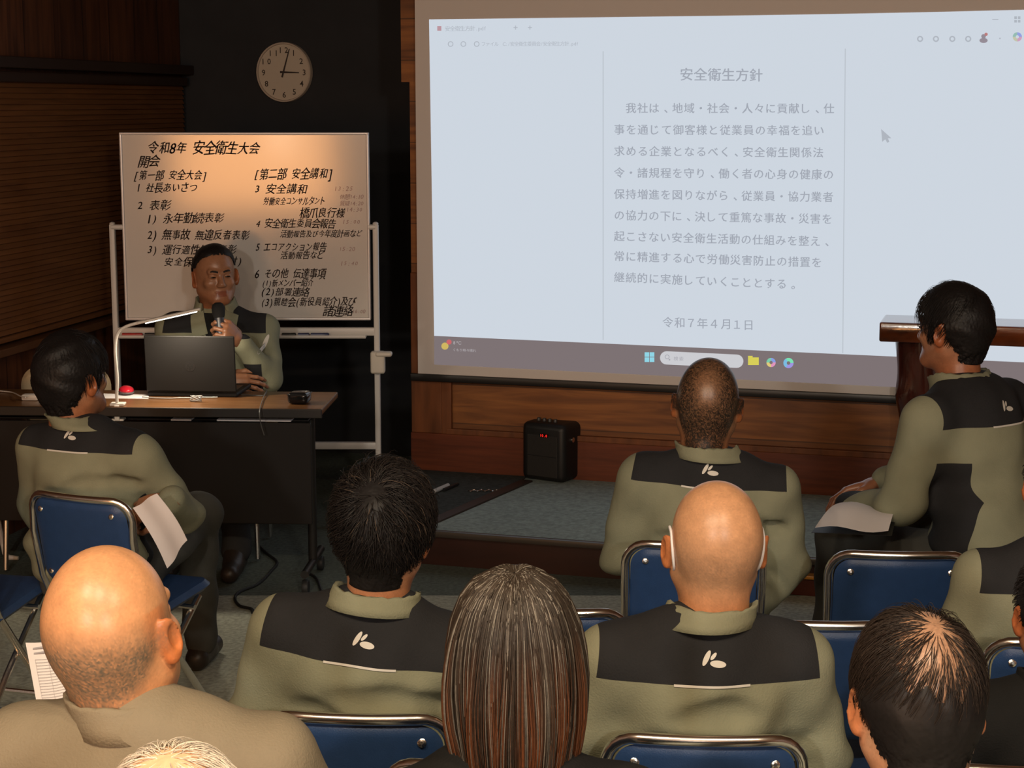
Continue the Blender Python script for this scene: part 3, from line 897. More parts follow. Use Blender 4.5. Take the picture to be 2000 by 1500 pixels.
# ------------------------------------------------------------------ people: smooth blended surfaces
class Sdf:
    def __init__(s, lo, hi, h):
        s.lo = np.array(lo, float); s.h = h
        n = np.ceil((np.array(hi) - s.lo) / h).astype(int) + 1
        s.ax = [s.lo[i] + h * np.arange(n[i]) for i in range(3)]
        s.F = np.full(tuple(n), 0.08, dtype=np.float32)
    def _sl(s, lo, hi):
        o = []
        for i in range(3):
            a = int(np.searchsorted(s.ax[i], lo[i])); b = int(np.searchsorted(s.ax[i], hi[i]))
            if b <= a: return None
            o.append(slice(a, b))
        return tuple(o)
    def _put(s, sl, d, k, sub):
        f = s.F[sl]
        if sub:
            d = -d
            hh = np.maximum(k - np.abs(f - d), 0) / max(k, 1e-6)
            s.F[sl] = np.maximum(f, d) + hh * hh * k * 0.25
        else:
            hh = np.maximum(k - np.abs(f - d), 0) / max(k, 1e-6)
            s.F[sl] = np.minimum(f, d) - hh * hh * k * 0.25
    def cap(s, a, b, ra, rb=None, k=0.02, sc=(1, 1, 1), sub=False):
        rb = ra if rb is None else rb
        a = np.array(a, float); b = np.array(b, float); sc = np.array(sc, float)
        m = max(ra, rb) * sc + k + 3 * s.h
        sl = s._sl(np.minimum(a, b) - m, np.maximum(a, b) + m)
        if sl is None: return s
        X, Y, Z = [g / c for g, c in zip(np.meshgrid(*[s.ax[i][sl[i]] for i in range(3)], indexing='ij', sparse=True), sc)]
        A = a / sc; B = b / sc - A
        px, py, pz = X - A[0], Y - A[1], Z - A[2]
        L2 = max(float(B @ B), 1e-9)
        t = np.clip((px * B[0] + py * B[1] + pz * B[2]) / L2, 0, 1)
        d = np.sqrt((px - t * B[0]) ** 2 + (py - t * B[1]) ** 2 + (pz - t * B[2]) ** 2) - (ra + (rb - ra) * t)
        s._put(sl, (d * sc.min()).astype(np.float32), k, sub)
        return s
    def ell(s, c, r, k=0.02, R=None, sub=False):
        c = np.array(c, float); r = np.array(r, float)
        m = (r.max() if R is not None else r) + k + 3 * s.h
        sl = s._sl(c - m, c + m)
        if sl is None: return s
        X, Y, Z = np.meshgrid(*[s.ax[i][sl[i]] - c[i] for i in range(3)], indexing='ij', sparse=True)
        if R is not None:
            Ri = np.array(R.transposed() if hasattr(R, 'transposed') else R)
            X, Y, Z = [Ri[i][0] * X + Ri[i][1] * Y + Ri[i][2] * Z for i in range(3)]
        k0 = np.sqrt((X / r[0]) ** 2 + (Y / r[1]) ** 2 + (Z / r[2]) ** 2)
        k1 = np.sqrt((X / r[0] ** 2) ** 2 + (Y / r[1] ** 2) ** 2 + (Z / r[2] ** 2) ** 2)
        d = k0 * (k0 - 1) / np.maximum(k1, 1e-6)
        s._put(sl, d.astype(np.float32), k, sub)
        return s
    def mesh(s):
        F = s.F; h = s.h
        ins = F < 0
        nx, ny, nz = F.shape
        acc = np.zeros((nx - 1, ny - 1, nz - 1, 3), np.float32); cnt = np.zeros((nx - 1, ny - 1, nz - 1), np.float32)
        C = [(i, j, k) for i in (0, 1) for j in (0, 1) for k in (0, 1)]
        def sub(A, c): return A[c[0]:nx - 1 + c[0], c[1]:ny - 1 + c[1], c[2]:nz - 1 + c[2]]
        for a in C:
            for ax in range(3):
                if a[ax] == 0:
                    b = list(a); b[ax] = 1
                    fa, fb = sub(F, a), sub(F, b)
                    m = sub(ins, a) != sub(ins, b)
                    t = np.where(m, fa / np.where(m, fa - fb, 1), 0)
                    cnt += m
                    for q in range(3):
                        acc[..., q] += m * (a[q] + (t if q == ax else 0))
        act = cnt > 0
        idx = np.full(act.shape, -1, np.int64); idx[act] = np.arange(act.sum())
        g = np.argwhere(act)
        V = s.lo + h * (g + acc[act] / cnt[act][:, None])
        Q = []
        for ax in range(3):
            u, v = (ax + 1) % 3, (ax + 2) % 3
            n = [nx, ny, nz]
            sl0 = [slice(1, n[i] - 1) for i in range(3)]; sl0[ax] = slice(0, n[ax] - 1)
            sl1 = list(sl0); sl1[ax] = slice(1, n[ax])
            A, B = ins[tuple(sl0)], ins[tuple(sl1)]
            for sgn_, m in ((1, A & ~B), (-1, ~A & B)):
                p = np.argwhere(m)
                if not len(p): continue
                off = np.ones(3, int); off[ax] = 0
                p = p + off
                q = []
                for du, dv_ in ((1, 1), (0, 1), (0, 0), (1, 0)):
                    c = p.copy(); c[:, u] -= du; c[:, v] -= dv_
                    q.append(idx[c[:, 0], c[:, 1], c[:, 2]])
                q = np.stack(q, 1)
                Q.append(q if sgn_ == 1 else q[:, ::-1])
        return V, np.concatenate(Q)

def rotm(yaw=0, pitch=0, roll=0):
    return np.array(Matrix.Rotation(math.radians(yaw), 3, 'Z') @ Matrix.Rotation(math.radians(pitch), 3, 'X') @ Matrix.Rotation(math.radians(roll), 3, 'Y'))

SK_C = np.array((0, -0.008, 0.02)); SK_R = np.array((0.079, 0.098, 0.098))
def hair_line(az):
    """lowest hair height (unit skull z) against angle from the back of the head (0) to the forehead (180)"""
    return np.interp(az, [0, 40, 62, 78, 92, 104, 116, 135, 155, 180], [-0.95, -0.92, -0.75, -0.45, -0.30, -0.30, 0.12, 0.42, 0.62, 0.66])
def hair_mask(P):
    d = (P - SK_C) / SK_R
    d = d / np.maximum(np.linalg.norm(d, axis=1, keepdims=True), 1e-6)
    az = np.degrees(np.arctan2(np.abs(d[:, 0]), -d[:, 1]))
    return d[:, 2] - hair_line(az), d

def head_sdf(h, wide=1.0, ears=1.0):
    s = Sdf((-0.115, -0.13, -0.23), (0.115, 0.135, 0.135), h)
    w = wide
    s.ell((0, -0.012, 0.022), (0.077 * w, 0.094, 0.096), 0.02)
    s.ell((0, -0.035, 0.0), (0.072 * w, 0.070, 0.075), 0.03)
    s.ell((0, 0.022, -0.052), (0.062 * w, 0.066, 0.074), 0.03)
    s.ell((0, 0.070, -0.100), (0.022, 0.018, 0.018), 0.03)
    for x in (-1, 1):
        s.cap((x * 0.056 * w, 0.0, -0.065), (x * 0.022, 0.066, -0.102), 0.02, 0.018, 0.03)
        s.cap((x * 0.040, 0.074, 0.018), (x * 0.012, 0.082, 0.013), 0.011, 0.010, 0.014)
        s.ell((x * 0.040, 0.062, -0.032), (0.022, 0.020, 0.020), 0.02)
        s.ell((x * 0.031, 0.098, -0.004), (0.015, 0.014, 0.010), 0.012, sub=True)
        s.ell((x * 0.031, 0.073, -0.004), (0.0165, 0.013, 0.0115), 0.005)
        s.ell((x * 0.0115, 0.094, -0.040), (0.008, 0.009, 0.007), 0.007)
    s.cap((0, 0.082, 0.004), (0, 0.102, -0.034), 0.008, 0.0125, 0.012)
    s.cap((-0.018, 0.081, -0.067), (0.018, 0.081, -0.067), 0.0065, 0.0065, 0.006)
    s.cap((-0.014, 0.081, -0.079), (0.014, 0.081, -0.079), 0.0075, 0.0075, 0.006)
    s.cap((-0.021, 0.092, -0.0725), (0.021, 0.092, -0.0725), 0.0022, 0.0022, 0.003, sub=True)
    s.cap((0, -0.020, -0.045), (0, -0.032, -0.23), 0.060 * w, 0.066 * w, 0.035)
    for x in (-1, 1):
        R = np.array(Matrix.Rotation(math.radians(x * 30), 3, 'Z') @ Matrix.Rotation(math.radians(-12), 3, 'X'))
        e = np.array((x * (0.087 * w), -0.012, -0.018))
        s.ell(e, (0.0075, 0.0195 * ears, 0.034 * ears), 0.007, R)
        s.ell(e + np.array((x * -0.002, 0.004, -0.026 * ears)), (0.007, 0.010, 0.011), 0.008)
        s.ell(e + np.array((x * 0.008, 0.004, 0.003)), (0.006, 0.011, 0.020), 0.004, R, sub=True)
    return s.mesh()

def hair_cap(V, F, thick, edge=0.10, cut=None, jag=0.05, seed=1, rmax=1.16):
    m, d = hair_mask(V)
    rng = np.random.default_rng(seed)
    m = m + jag * np.sin(31 * d[:, 0] + seed) * np.sin(17 * d[:, 2] + 2) + (jag * 0.6) * rng.standard_normal(len(m))
    if cut is not None: m = np.minimum(m, cut(d))
    r = np.linalg.norm((V - SK_C) / SK_R, axis=1)
    m = np.where((np.abs(V[:, 0]) > 0.0815) & (V[:, 2] < 0.028) & (V[:, 1] > -0.055), -1, m)
    m = np.where(r > rmax, -1, np.minimum(m, (rmax - r) * 1.5))
    fm = (m[F] > 0).all(axis=1)
    Fs = F[fm]
    use = np.unique(Fs)
    mp = np.full(len(V), -1); mp[use] = np.arange(len(use))
    t = np.clip(m[use] / edge, 0.0, 1.0)
    P = V[use]
    n = (P - SK_C) / SK_R ** 2
    n = n / np.linalg.norm(n, axis=1, keepdims=True)
    bumpy = 1 + 0.16 * np.sin(70 * P[:, 0] + 3 * np.sin(40 * P[:, 2])) + 0.03 * rng.standard_normal(len(P))
    return P + n * (0.0012 + thick * (t ** 0.6) * bumpy)[:, None], mp[Fs]

def strands(n, whorl, L, lift, width, colf, K=7, grav=0.3, swirl=0.35, seed=3, dens=None, jit=0.25, minm=0.04):
    rng = np.random.default_rng(seed)
    d = rng.standard_normal((n * 6, 3)); d /= np.linalg.norm(d, axis=1, keepdims=True)
    m, dd = hair_mask(SK_C + d * SK_R)
    ok = m > minm
    if dens is not None: ok &= rng.random(len(d)) < dens(dd)
    d = d[ok][:n]; N = len(d)
    w = np.array(whorl, float); w /= np.linalg.norm(w)
    P = [SK_C + d * SK_R * 1.0]
    p = P[0].copy()
    ln = L * (0.65 + 0.7 * rng.random(N)) / (K - 1)
    lf = lift * (0.5 + rng.random(N))
    nz = rng.standard_normal((N, 3)) * jit
    for k in range(1, K):
        q = (p - SK_C) / SK_R; q /= np.linalg.norm(q, axis=1, keepdims=True)
        f = q * (q @ w)[:, None] - w
        f /= np.maximum(np.linalg.norm(f, axis=1, keepdims=True), 0.05)
        f = f + swirl * np.cross(q, w) + nz + np.array((0, 0, -grav))
        f -= q * (f * q).sum(1, keepdims=True)
        f /= np.maximum(np.linalg.norm(f, axis=1, keepdims=True), 1e-6)
        p = p + f * ln[:, None]
        q = (p - SK_C) / SK_R; q /= np.linalg.norm(q, axis=1, keepdims=True)
        t = k / (K - 1)
        p = SK_C + q * (SK_R + (lf * math.sin(t * 1.9) * 1.05)[:, None])
        P.append(p)
    P = np.stack(P, 1)                                   # N,K,3
    return strand_mesh(P, width, colf, rng)

def strand_mesh(P, width, colf, rng):
    N, K, _ = P.shape
    T = np.gradient(P, axis=1); T /= np.maximum(np.linalg.norm(T, axis=2, keepdims=True), 1e-9)
    O = P - SK_C; O /= np.maximum(np.linalg.norm(O, axis=2, keepdims=True), 1e-9)
    S = np.cross(T, O); S /= np.maximum(np.linalg.norm(S, axis=2, keepdims=True), 1e-9)
    U = np.cross(S, T)
    r = width * (1 - 0.85 * np.linspace(0, 1, K) ** 2)[None, :, None] * (0.7 + 0.6 * rng.random((N, 1, 1)))
    ring = np.stack([P + r * (math.cos(a) * S + math.sin(a) * U) for a in (PI / 2, PI / 2 + 2.094, PI / 2 + 4.189)], 2)  # N,K,3,3
    V = ring.reshape(-1, 3)
    base = np.arange(N)[:, None, None] * K * 3 + np.arange(K - 1)[None, :, None] * 3
    k = np.arange(3)[None, None, :]
    a = base + k; b = base + (k + 1) % 3
    F = np.stack([a, b, b + 3, a + 3], 3).reshape(-1, 4)
    col = colf(N, K, rng)                                 # N,K,3
    col = np.repeat(col[:, :, None, :], 3, axis=2).reshape(-1, 3)
    return V, F, col

def join(parts):
    Vs, Fs, Cs, n = [], [], [], 0
    for V, F, c in parts:
        Vs.append(V); Fs.append(F + n); Cs.append(np.broadcast_to(np.asarray(c, float), (len(V), 3))); n += len(V)
    return np.concatenate(Vs), np.concatenate(Fs), np.concatenate(Cs)

def dark_cols(base=(0.012, 0.010, 0.010), var=0.5, grey=0.0, gcol=(0.25, 0.24, 0.23)):
    def f(N, K, rng):
        c = np.array(base)[None, :] * (1 + var * (rng.random((N, 1)) - 0.3))
        g = rng.random(N) < grey
        c = np.where(g[:, None], np.array(gcol)[None] * (0.6 + 0.8 * rng.random((N, 1))), c)
        return np.repeat(c[:, None, :], K, axis=1)
    return f

def hand_mesh(side=1, curl=(25, 30, 20), spread=1.0, thumb='relaxed', h=0.0026):
    """+y along the fingers, +z back of the hand, thumb towards +x*side"""
    s = Sdf((-0.085, -0.06, -0.125), (0.095, 0.20, 0.05), h)
    X = side
    s.cap((0, -0.055, 0), (0, 0.01, 0), 0.025, 0.026, 0.02, (1.15, 1, 0.8))
    s.ell((0, 0.045, 0), (0.040, 0.052, 0.0155), 0.012)
    for x, y, seg, r in ((0.030, 0.082, (0.042, 0.026, 0.021), 0.0088), (0.010, 0.088, (0.046, 0.029, 0.022), 0.0092),
                         (-0.011, 0.084, (0.043, 0.027, 0.021), 0.0088), (-0.030, 0.075, (0.034, 0.021, 0.018), 0.0076)):
        p = np.array((x * X, y, 0.0)); ang = 0
        s.cap((x * 0.75 * X, y - 0.04, 0.0), p, 0.0105, r * 1.12, 0.010)
        sx_ = x * 0.16 * spread * X
        for j in range(3):
            ang += math.radians(curl[j])
            q = p + np.array((sx_ * seg[j] / 0.045, seg[j] * math.cos(ang), -seg[j] * math.sin(ang)))
            s.cap(p, q, r * (1.04 - 0.09 * j), r * (0.95 - 0.09 * j), 0.004)
            p = q
    if thumb == 'grip':
        T = [(0.030, 0.012, -0.006), (0.046, 0.040, -0.026), (0.040, 0.066, -0.046), (0.026, 0.082, -0.056)]
    else:
        T = [(0.026, 0.010, -0.004), (0.050, 0.040, -0.014), (0.060, 0.068, -0.022), (0.062, 0.094, -0.028)]
    for j in range(3):
        a = np.array(T[j]); b = np.array(T[j + 1]); a[0] *= X; b[0] *= X
        s.cap(a, b, (0.0145, 0.0112, 0.0096)[j], (0.0115, 0.0098, 0.0085)[j], 0.007)
    return s.mesh()

def frame_from(y, z):
    """rotation whose columns are x, y, z"""
    y = np.array(y, float); y /= np.linalg.norm(y)
    z = np.array(z, float); z -= y * (z @ y); z /= np.linalg.norm(z)
    return np.stack([np.cross(y, z), y, z], 1)

SKIN = attr_mat('skin', 0.36, 0.45, 0.10, 45, 0.08, 0.05)
HAIR = attr_mat('hair_strands', 0.5, 0.22, 0.15, 200)
GREEN = (0.245, 0.245, 0.165)
def cloth(name, c, rough=0.85):
    return mat(name, c, rough, 0, 0.15, 0.10, 9, 0.25, 260)
JGREEN = cloth('olive_work_cloth', GREEN)
JBLACK = cloth('charcoal_yoke_cloth', (0.024, 0.024, 0.026))
JWHITE = mat('reflective_white', (0.66, 0.62, 0.56), 0.5)
DARKTR = cloth('dark_trousers', (0.035, 0.036, 0.038))
GREYTR = cloth('grey_trousers', (0.075, 0.075, 0.068))
COAT = cloth('brown_grey_coat', (0.200, 0.165, 0.112), 0.6)
BLACKCL = cloth('black_cloth', (0.012, 0.012, 0.012))

def person(label, u, v, T, yaw, outfit='work', head=(0, 0, 0), hair='none', skin=(0.50, 0.30, 0.185), wide=1.0, stub=None,
           lean=0.0, arms=None, hands=None, legs=None, h_head=0.003, seed=1, jacket=None, yoke=True, trousers=DARKTR,
           girth=1.0, face=False, hscale=1.0, collar='stand', slump=0.0, zy=0.893, shoes=True, shrug=0.0, hx=0.0, roll=0.0, grip=None, side_y=-0.015):
    """u, v: photo point of the top of the head at camera depth T. Local frame: +y forward, +x the person's right, floor z = 0."""
    top = W(u, v, T)
    sc = top.z / 1.262
    yr = math.radians(yaw)
    Hc = np.array((hx, 0.012 + lean * 0.36, 1.140 - slump))
    R = rotm(*head)
    ht = Hc + R @ np.array((0, -0.01, 0.12)) * hscale
    sc = top.z / (ht[2])
    off = Matrix.Rotation(yr, 3, 'Z') @ Matrix.Rotation(math.radians(roll), 3, 'Y') @ Vector((ht[0] * sc, ht[1] * sc, ht[2] * sc))
    t = thing('person', label, 'person', (top.x - off.x, top.y - off.y, 0), yr, None, sc)
    t.rotation_euler = (Matrix.Rotation(yr, 3, 'Z') @ Matrix.Rotation(math.radians(roll), 3, 'Y')).to_euler()
    rng = np.random.default_rng(seed)
    # joints
    def sp(z):                                            # spine sway with lean
        return lean * max(0, (z - 0.5)) * 0.62
    zs = 0.902 - slump + shrug
    SH = {1: np.array((0.178, sp(zs) - 0.005, zs)), -1: np.array((-0.178, sp(zs) - 0.005, zs))}
    EL = {1: np.array((0.245, sp(0.7) + 0.04, 0.685)), -1: np.array((-0.245, sp(0.7) + 0.04, 0.685))}
    WR = {1: np.array((0.12, 0.29, 0.605)), -1: np.array((-0.12, 0.29, 0.605))}
    if arms:
        for sd, (e, w) in arms.items():
            EL[sd] = np.array(e, float); WR[sd] = np.array(w, float)
    if grip:                                              # hand that holds a thing at a known place
        MI = (Matrix.Translation(t.location) @ t.rotation_euler.to_matrix().to_4x4() @ Matrix.Scale(sc, 4)).inverted()
        for sd, w_ in grip.items():
            q = np.array(MI @ Vector(w_)); d_ = q - EL[sd]
            WR[sd] = q - d_ / np.linalg.norm(d_) * 0.11
    LG = {1: ((0.095, 0.02, 0.50), (0.125, 0.42, 0.50), (0.125, 0.45, 0.09)), -1: ((-0.095, 0.02, 0.50), (-0.125, 0.42, 0.50), (-0.125, 0.45, 0.09))}
    if legs:
        for sd, (k_, a_) in legs.items():
            LG[sd] = (LG[sd][0], k_, a_)
    # ---- body: head, neck, hands and the figure inside the clothes, one mesh
    HV, HF = head_sdf(h_head, wide)
    HV = HV * hscale
    hm, hd = hair_mask(HV / hscale)
    base = np.array(skin)
    c = np.tile(base, (len(HV), 1)) * (1 + 0.05 * rng.standard_normal((len(HV), 1)))
    red = np.clip((np.abs(HV[:, 0]) - 0.074 * wide * hscale) / 0.01, 0, 1) * (HV[:, 2] < 0.03) * (HV[:, 2] > -0.07)
    lowr = np.clip((-HV[:, 2] - 0.055) / 0.06, 0, 1) * 0.6
    redd = np.maximum(red, lowr)[:, None]
    c = c * (1 - redd) + c * np.array((0.95, 0.62, 0.42)) * redd
    lips = (np.abs(HV[:, 0]) < 0.022) & (np.abs(HV[:, 2] + 0.0725) < 0.012) & (HV[:, 1] > 0.07)
    c[lips] *= np.array((0.75, 0.5, 0.48))
    if stub is not None:
        scol, sfun = stub
        k = sfun(hm, hd, HV)
        k = np.clip(k + 0.28 * k * rng.standard_normal(len(k)), 0, 1)[:, None]
        c = c * (1 - k) + np.array(scol) * k
    HVb = HV @ R.T + Hc
    parts = [(HVb, HF, c)]
    core = Sdf((-0.42, -0.25, -0.02), (0.42, 0.75, 1.10), 0.016)
    core.cap((0, 0.02, 0.52), (0, sp(0.9) - 0.005, 0.86 - slump), 0.13, 0.13, 0.03, (1, 0.68, 1))
    core.cap((-0.13, sp(zs), zs), (0.13, sp(zs), zs), 0.05, 0.05, 0.04)
    nb = Hc + R @ np.array((0, -0.03, -0.19)) * hscale
    core.cap((0, sp(zs), zs), nb, 0.05, 0.045, 0.03)
    for sd in (1, -1):
        core.cap(SH[sd], EL[sd], 0.045, 0.035, 0.02).cap(EL[sd], WR[sd], 0.034, 0.024, 0.02)
        core.cap(LG[sd][0], LG[sd][1], 0.068, 0.048, 0.03).cap(LG[sd][1], LG[sd][2], 0.045, 0.030, 0.02)
    V, F = core.mesh(); parts.append((V, F, base * 0.9))
    hinfo = {}
    for sd in (1, -1):
        fw = WR[sd] - EL[sd]; fw /= np.linalg.norm(fw)
        hs = (hands or {}).get(sd, {})
        y = hs.get('y', fw + np.array((-sd * 0.35, 0.3, -0.25)))
        z = hs.get('z', (sd * 0.35, 0.0, 1.0))
        A = frame_from(y, z)
        # thumb on the inner side for a palm-down hand: +x of the frame times side
        side = hs.get('side', -sd)
        V, F = hand_mesh(side, hs.get('curl', (22, 28, 18)), hs.get('spread', 1.0), hs.get('thumb', 'relaxed'))
        V = V @ A.T + WR[sd] + A[:, 1] * 0.03
        parts.append((V, F, base * np.array((0.98, 0.9, 0.88))))
        hinfo[sd] = (A, WR[sd] + A[:, 1] * 0.03)
    V, F, c = join(parts)
    body = mk('body', V, F, SKIN, t, True, c)
    # ---- hair
    def place(o, V):
        return (V * hscale) @ R.T + Hc
    hp = []
    if hair in ('full', 'spiky', 'short', 'thin', 'crop', 'crew'):
        th = {'full': 0.016, 'spiky': 0.007, 'short': 0.010, 'thin': 0.006, 'crop': 0.004, 'crew': 0.009}[hair]
        cut = None
        if hair == 'thin':
            cut = lambda d: (np.linalg.norm(d - np.array((0.12, -0.50, 0.86)), axis=1) - 0.98) * 0.6 + 0.05 * np.sin(9 * np.arctan2(d[:, 0] - .12, d[:, 1] + .5))
        if hair == 'crew':
            cut = lambda d: d[:, 2] - np.interp(np.degrees(np.arctan2(np.abs(d[:, 0]), -d[:, 1])), [0, 60, 80, 95, 106, 120, 150, 180], [-0.9, -0.7, -0.3, 0.02, 0.32, 0.52, 0.66, 0.68])
        V, F = hair_cap(HV / hscale, HF, th, 0.25 if hair != 'crop' else 0.1, cut, 0.05, seed, 1.5 if hair in ('spiky', 'full', 'thin') else 1.2)
        hp.append((V, F, (0.010, 0.0085, 0.0085)))
    if hair == 'full':
        hp.append(strands(3400, (0.1, -0.30, 1), 0.075, 0.015, 0.0009, dark_cols(), 7, 0.45, 0.25, seed, jit=0.12))
    if hair == 'spiky':
        hp.append(strands(6500, (-0.06, -0.62, 0.62), 0.068, 0.020, 0.0011, dark_cols((0.014, 0.011, 0.010), 0.9, 0.05, (0.10, 0.07, 0.05)), 7, 0.25, 0.5, seed, jit=0.3))
        hp.append(strands(260, (-0.06, -0.62, 0.62), 0.055, 0.026, 0.0009, dark_cols((0.014, 0.011, 0.010)), 6, -0.5, 0.3, seed + 1, dens=lambda d: (d[:, 2] > 0.45).astype(float), jit=0.6))
    if hair == 'short':
        hp.append(strands(2600, (0.1, -0.5, 0.85), 0.022, 0.012, 0.0009, dark_cols(), 5, 0.3, 0.3, seed))
    if hair == 'thin':
        wl_ = (0.16, -0.48, 0.86)
        def dens(d):
            r = np.linalg.norm(d - np.array(wl_), axis=1)
            return np.clip((r - 0.25) / 0.75, 0.20, 1)
        hp.append(strands(9500, wl_, 0.085, 0.010, 0.00060, dark_cols((0.020, 0.014, 0.011), 0.9), 8, 0.15, 0.22, seed, dens, jit=0.18, minm=0.0))
    if hair == 'white':
        hp.append(strands(5000, (0, -0.1, 1), 0.06, 0.005, 0.0006, lambda N, K, r: np.repeat((np.array((0.62, 0.54, 0.44))[None] * (0.6 + 0.6 * r.random((N, 1))))[:, None], K, 1), 7, 0.3, 0.3, seed, dens=lambda d: np.clip(np.linalg.norm(d - np.array((0, .1, 1.0)), axis=1) - .1, 0.35, 1), jit=0.3))
    if hair == 'bob':
        hp += bob(seed)
    if hp:
        V, F, c = join(hp)
        mk('hair', place(None, V), F, HAIR, t, True, c)
    if hair == 'crew':
        pass
    if face:
        for x in (-1, 1):
            e = MB().sphere((0, 0, 0), (0.0120, 0.0045, 0.0034), 8)
            V = np.array(e.V) + np.array((x * 0.031, 0.0862, -0.0045))
            mk('eye', place(None, V), e.F, mat('dark_eye', (0.012, 0.008, 0.006), 0.15), t)
            e = MB().tube([(x * 0.012, 0.0945, 0.0165), (x * 0.022, 0.0935, 0.0200), (x * 0.034, 0.0890, 0.0215), (x * 0.047, 0.0790, 0.0175)], [0.0035, 0.0042, 0.004, 0.0018], 8)
            mk('eyebrow', place(None, np.array(e.V)), e.F, mat('eyebrow_black', (0.012, 0.008, 0.007), 0.7), t)
    # ---- jacket
    J = Sdf((-0.46, -0.28, 0.38), (0.46, 0.62, 1.10), 0.0078)
    g = girth
    J.cap((0, 0.015, 0.53), (0, sp(0.83) - 0.01, 0.83 - slump), 0.178 * g, 0.182 * g, 0.04, (1, 0.68, 1))
    for sd in (1, -1):
        J.cap((sd * 0.02, sp(zs) - 0.008, zs + 0.034), (sd * 0.165, sp(zs) - 0.008, zs + 0.002), 0.066, 0.066, 0.04)
    for sd in (1, -1):
        J.cap((sd * 0.10, sp(zs) - 0.012, zs + 0.016), (sd * 0.03, sp(0.98) - 0.012, zs + 0.050), 0.058, 0.058, 0.04)
    J.cap((-0.10, -0.035, 0.60), (0.10, -0.035, 0.60), 0.10 * g, 0.10 * g, 0.05)
    for sd in (1, -1):
        J.cap(SH[sd] + np.array((sd * 0.005, 0, 0)), EL[sd], 0.070, 0.060, 0.045)
        J.cap(EL[sd], WR[sd] - (WR[sd] - EL[sd]) * 0.06, 0.060, 0.041, 0.02)
        d_ = (WR[sd] - EL[sd]); d_ /= np.linalg.norm(d_)
        J.cap(WR[sd] - d_ * 0.035, WR[sd] - d_ * 0.005, 0.043, 0.042, 0.004)
    def bk(x): return -0.68 * math.sqrt(max(1e-4, (0.18 * g) ** 2 - x * x)) - 0.012
    for q in range(4):
        x0 = rng.uniform(-0.15, 0.0) if q % 2 else rng.uniform(0.0, 0.15) - 0.15
        z0_ = 0.815 - 0.042 * q + rng.uniform(-0.008, 0.008); L_ = rng.uniform(0.12, 0.24); dz_ = rng.uniform(-0.02, 0.02)
        pp = [(x0 + L_ * k / 6, bk(min(0.172, x0 + L_ * k / 6)) - 0.004, z0_ + dz_ * k / 6 + 0.014 * math.sin(PI * k / 6)) for k in range(7)]
        for k in range(6): J.cap(pp[k], pp[k + 1], 0.004 + 0.006 * math.sin(PI * k / 6), 0.004 + 0.006 * math.sin(PI * (k + 1) / 6), 0.034, sub=True)
    X, Y, Z = np.meshgrid(*J.ax, indexing='ij', sparse=True)
    ph = rng.random(6) * 6
    low = np.clip((0.84 - Z) / 0.25, 0, 1)
    J.F += (0.0095 * low * np.sin(52 * Z + 3.0 * np.sin(5 * X + ph[0]) + 6 * Y + ph[1]) + 0.0035 * np.sin(24 * X + 11 * Z + ph[2]) * np.sin(19 * Z - 9 * Y + ph[3])
            + 0.0022 * np.sin(47 * X - 31 * Z + 20 * Y + ph[4])).astype(np.float32)
    JV, JF = J.mesh()
    jm = jacket or JGREEN
    bm = bmesh.new()
    vs = [bm.verts.new(p) for p in JV]
    for q in JF: bm.faces.new([vs[i] for i in q])
    bm.normal_update()
    xs = 0.207
    def is_yoke(c):
        return c.z > zy - slump and abs(c.x) + 0.10 * (c.z - 0.95) < xs and (outfit != 'front' or c.y < -0.03 or abs(c.x) > 0.075)
    def is_side(c):
        return 0.138 < abs(c.x) < 0.212 and c.z < 0.80 - slump and c.y > side_y
    b3 = None
    if yoke:
        for co, no in ([((0.075, 0, 0), (1, 0, 0)), ((-0.075, 0, 0), (1, 0, 0))] if outfit == 'front' else []) + [((0, 0, zy - slump), (0, 0, 1)), ((xs, 0, 0.95), (1, 0, 0.10)), ((-xs, 0, 0.95), (-1, 0, 0.10)), ((0.138, 0, 0), (1, 0, 0)), ((-0.138, 0, 0), (1, 0, 0)), ((0, 0, 0.80 - slump), (0, 0, 1)), ((0, side_y, 0), (0, 1, 0)), ((0.212, 0, 0), (1, 0, 0)), ((-0.212, 0, 0), (1, 0, 0))]:
            bmesh.ops.bisect_plane(bm, geom=bm.verts[:] + bm.edges[:] + bm.faces[:], dist=1e-5, plane_co=co, plane_no=no)
        b2 = bm.copy()
        b3 = bm.copy()
        bmesh.ops.delete(b3, geom=[f for f in b3.faces if not is_side(f.calc_center_median())], context='FACES')
        bmesh.ops.delete(b2, geom=[f for f in b2.faces if not is_yoke(f.calc_center_median())], context='FACES')
        bmesh.ops.delete(bm, geom=[f for f in bm.faces if is_yoke(f.calc_center_median()) or is_side(f.calc_center_median())], context='FACES')
    if yoke and outfit == 'front':
        pass
    def emit(b, name, m, par):
        me = bpy.data.meshes.new(name)
        b.to_mesh(me); b.free()
        me.polygons.foreach_set('use_smooth', np.ones(len(me.polygons), dtype=bool))
        me.materials.append(m)
        o_ = bpy.data.objects.new(name, me); COL.objects.link(o_); o_.parent = par
        return o_
    jo = emit(bm, 'jacket', jm, t)
    tree = BVHTree.FromPolygons([Vector(p) for p in JV], [tuple(q) for q in JF])
    def back(x, z, offs=0.002, front=False):
        o_ = Vector((x, 0.9 if front else -0.6, z))
        hit, n_, _, _ = tree.ray_cast(o_, Vector((0, -1 if front else 1, 0)))
        if hit is None: return (x, 0, z)
        return tuple(hit + Vector((0, offs if front else -offs, 0)))
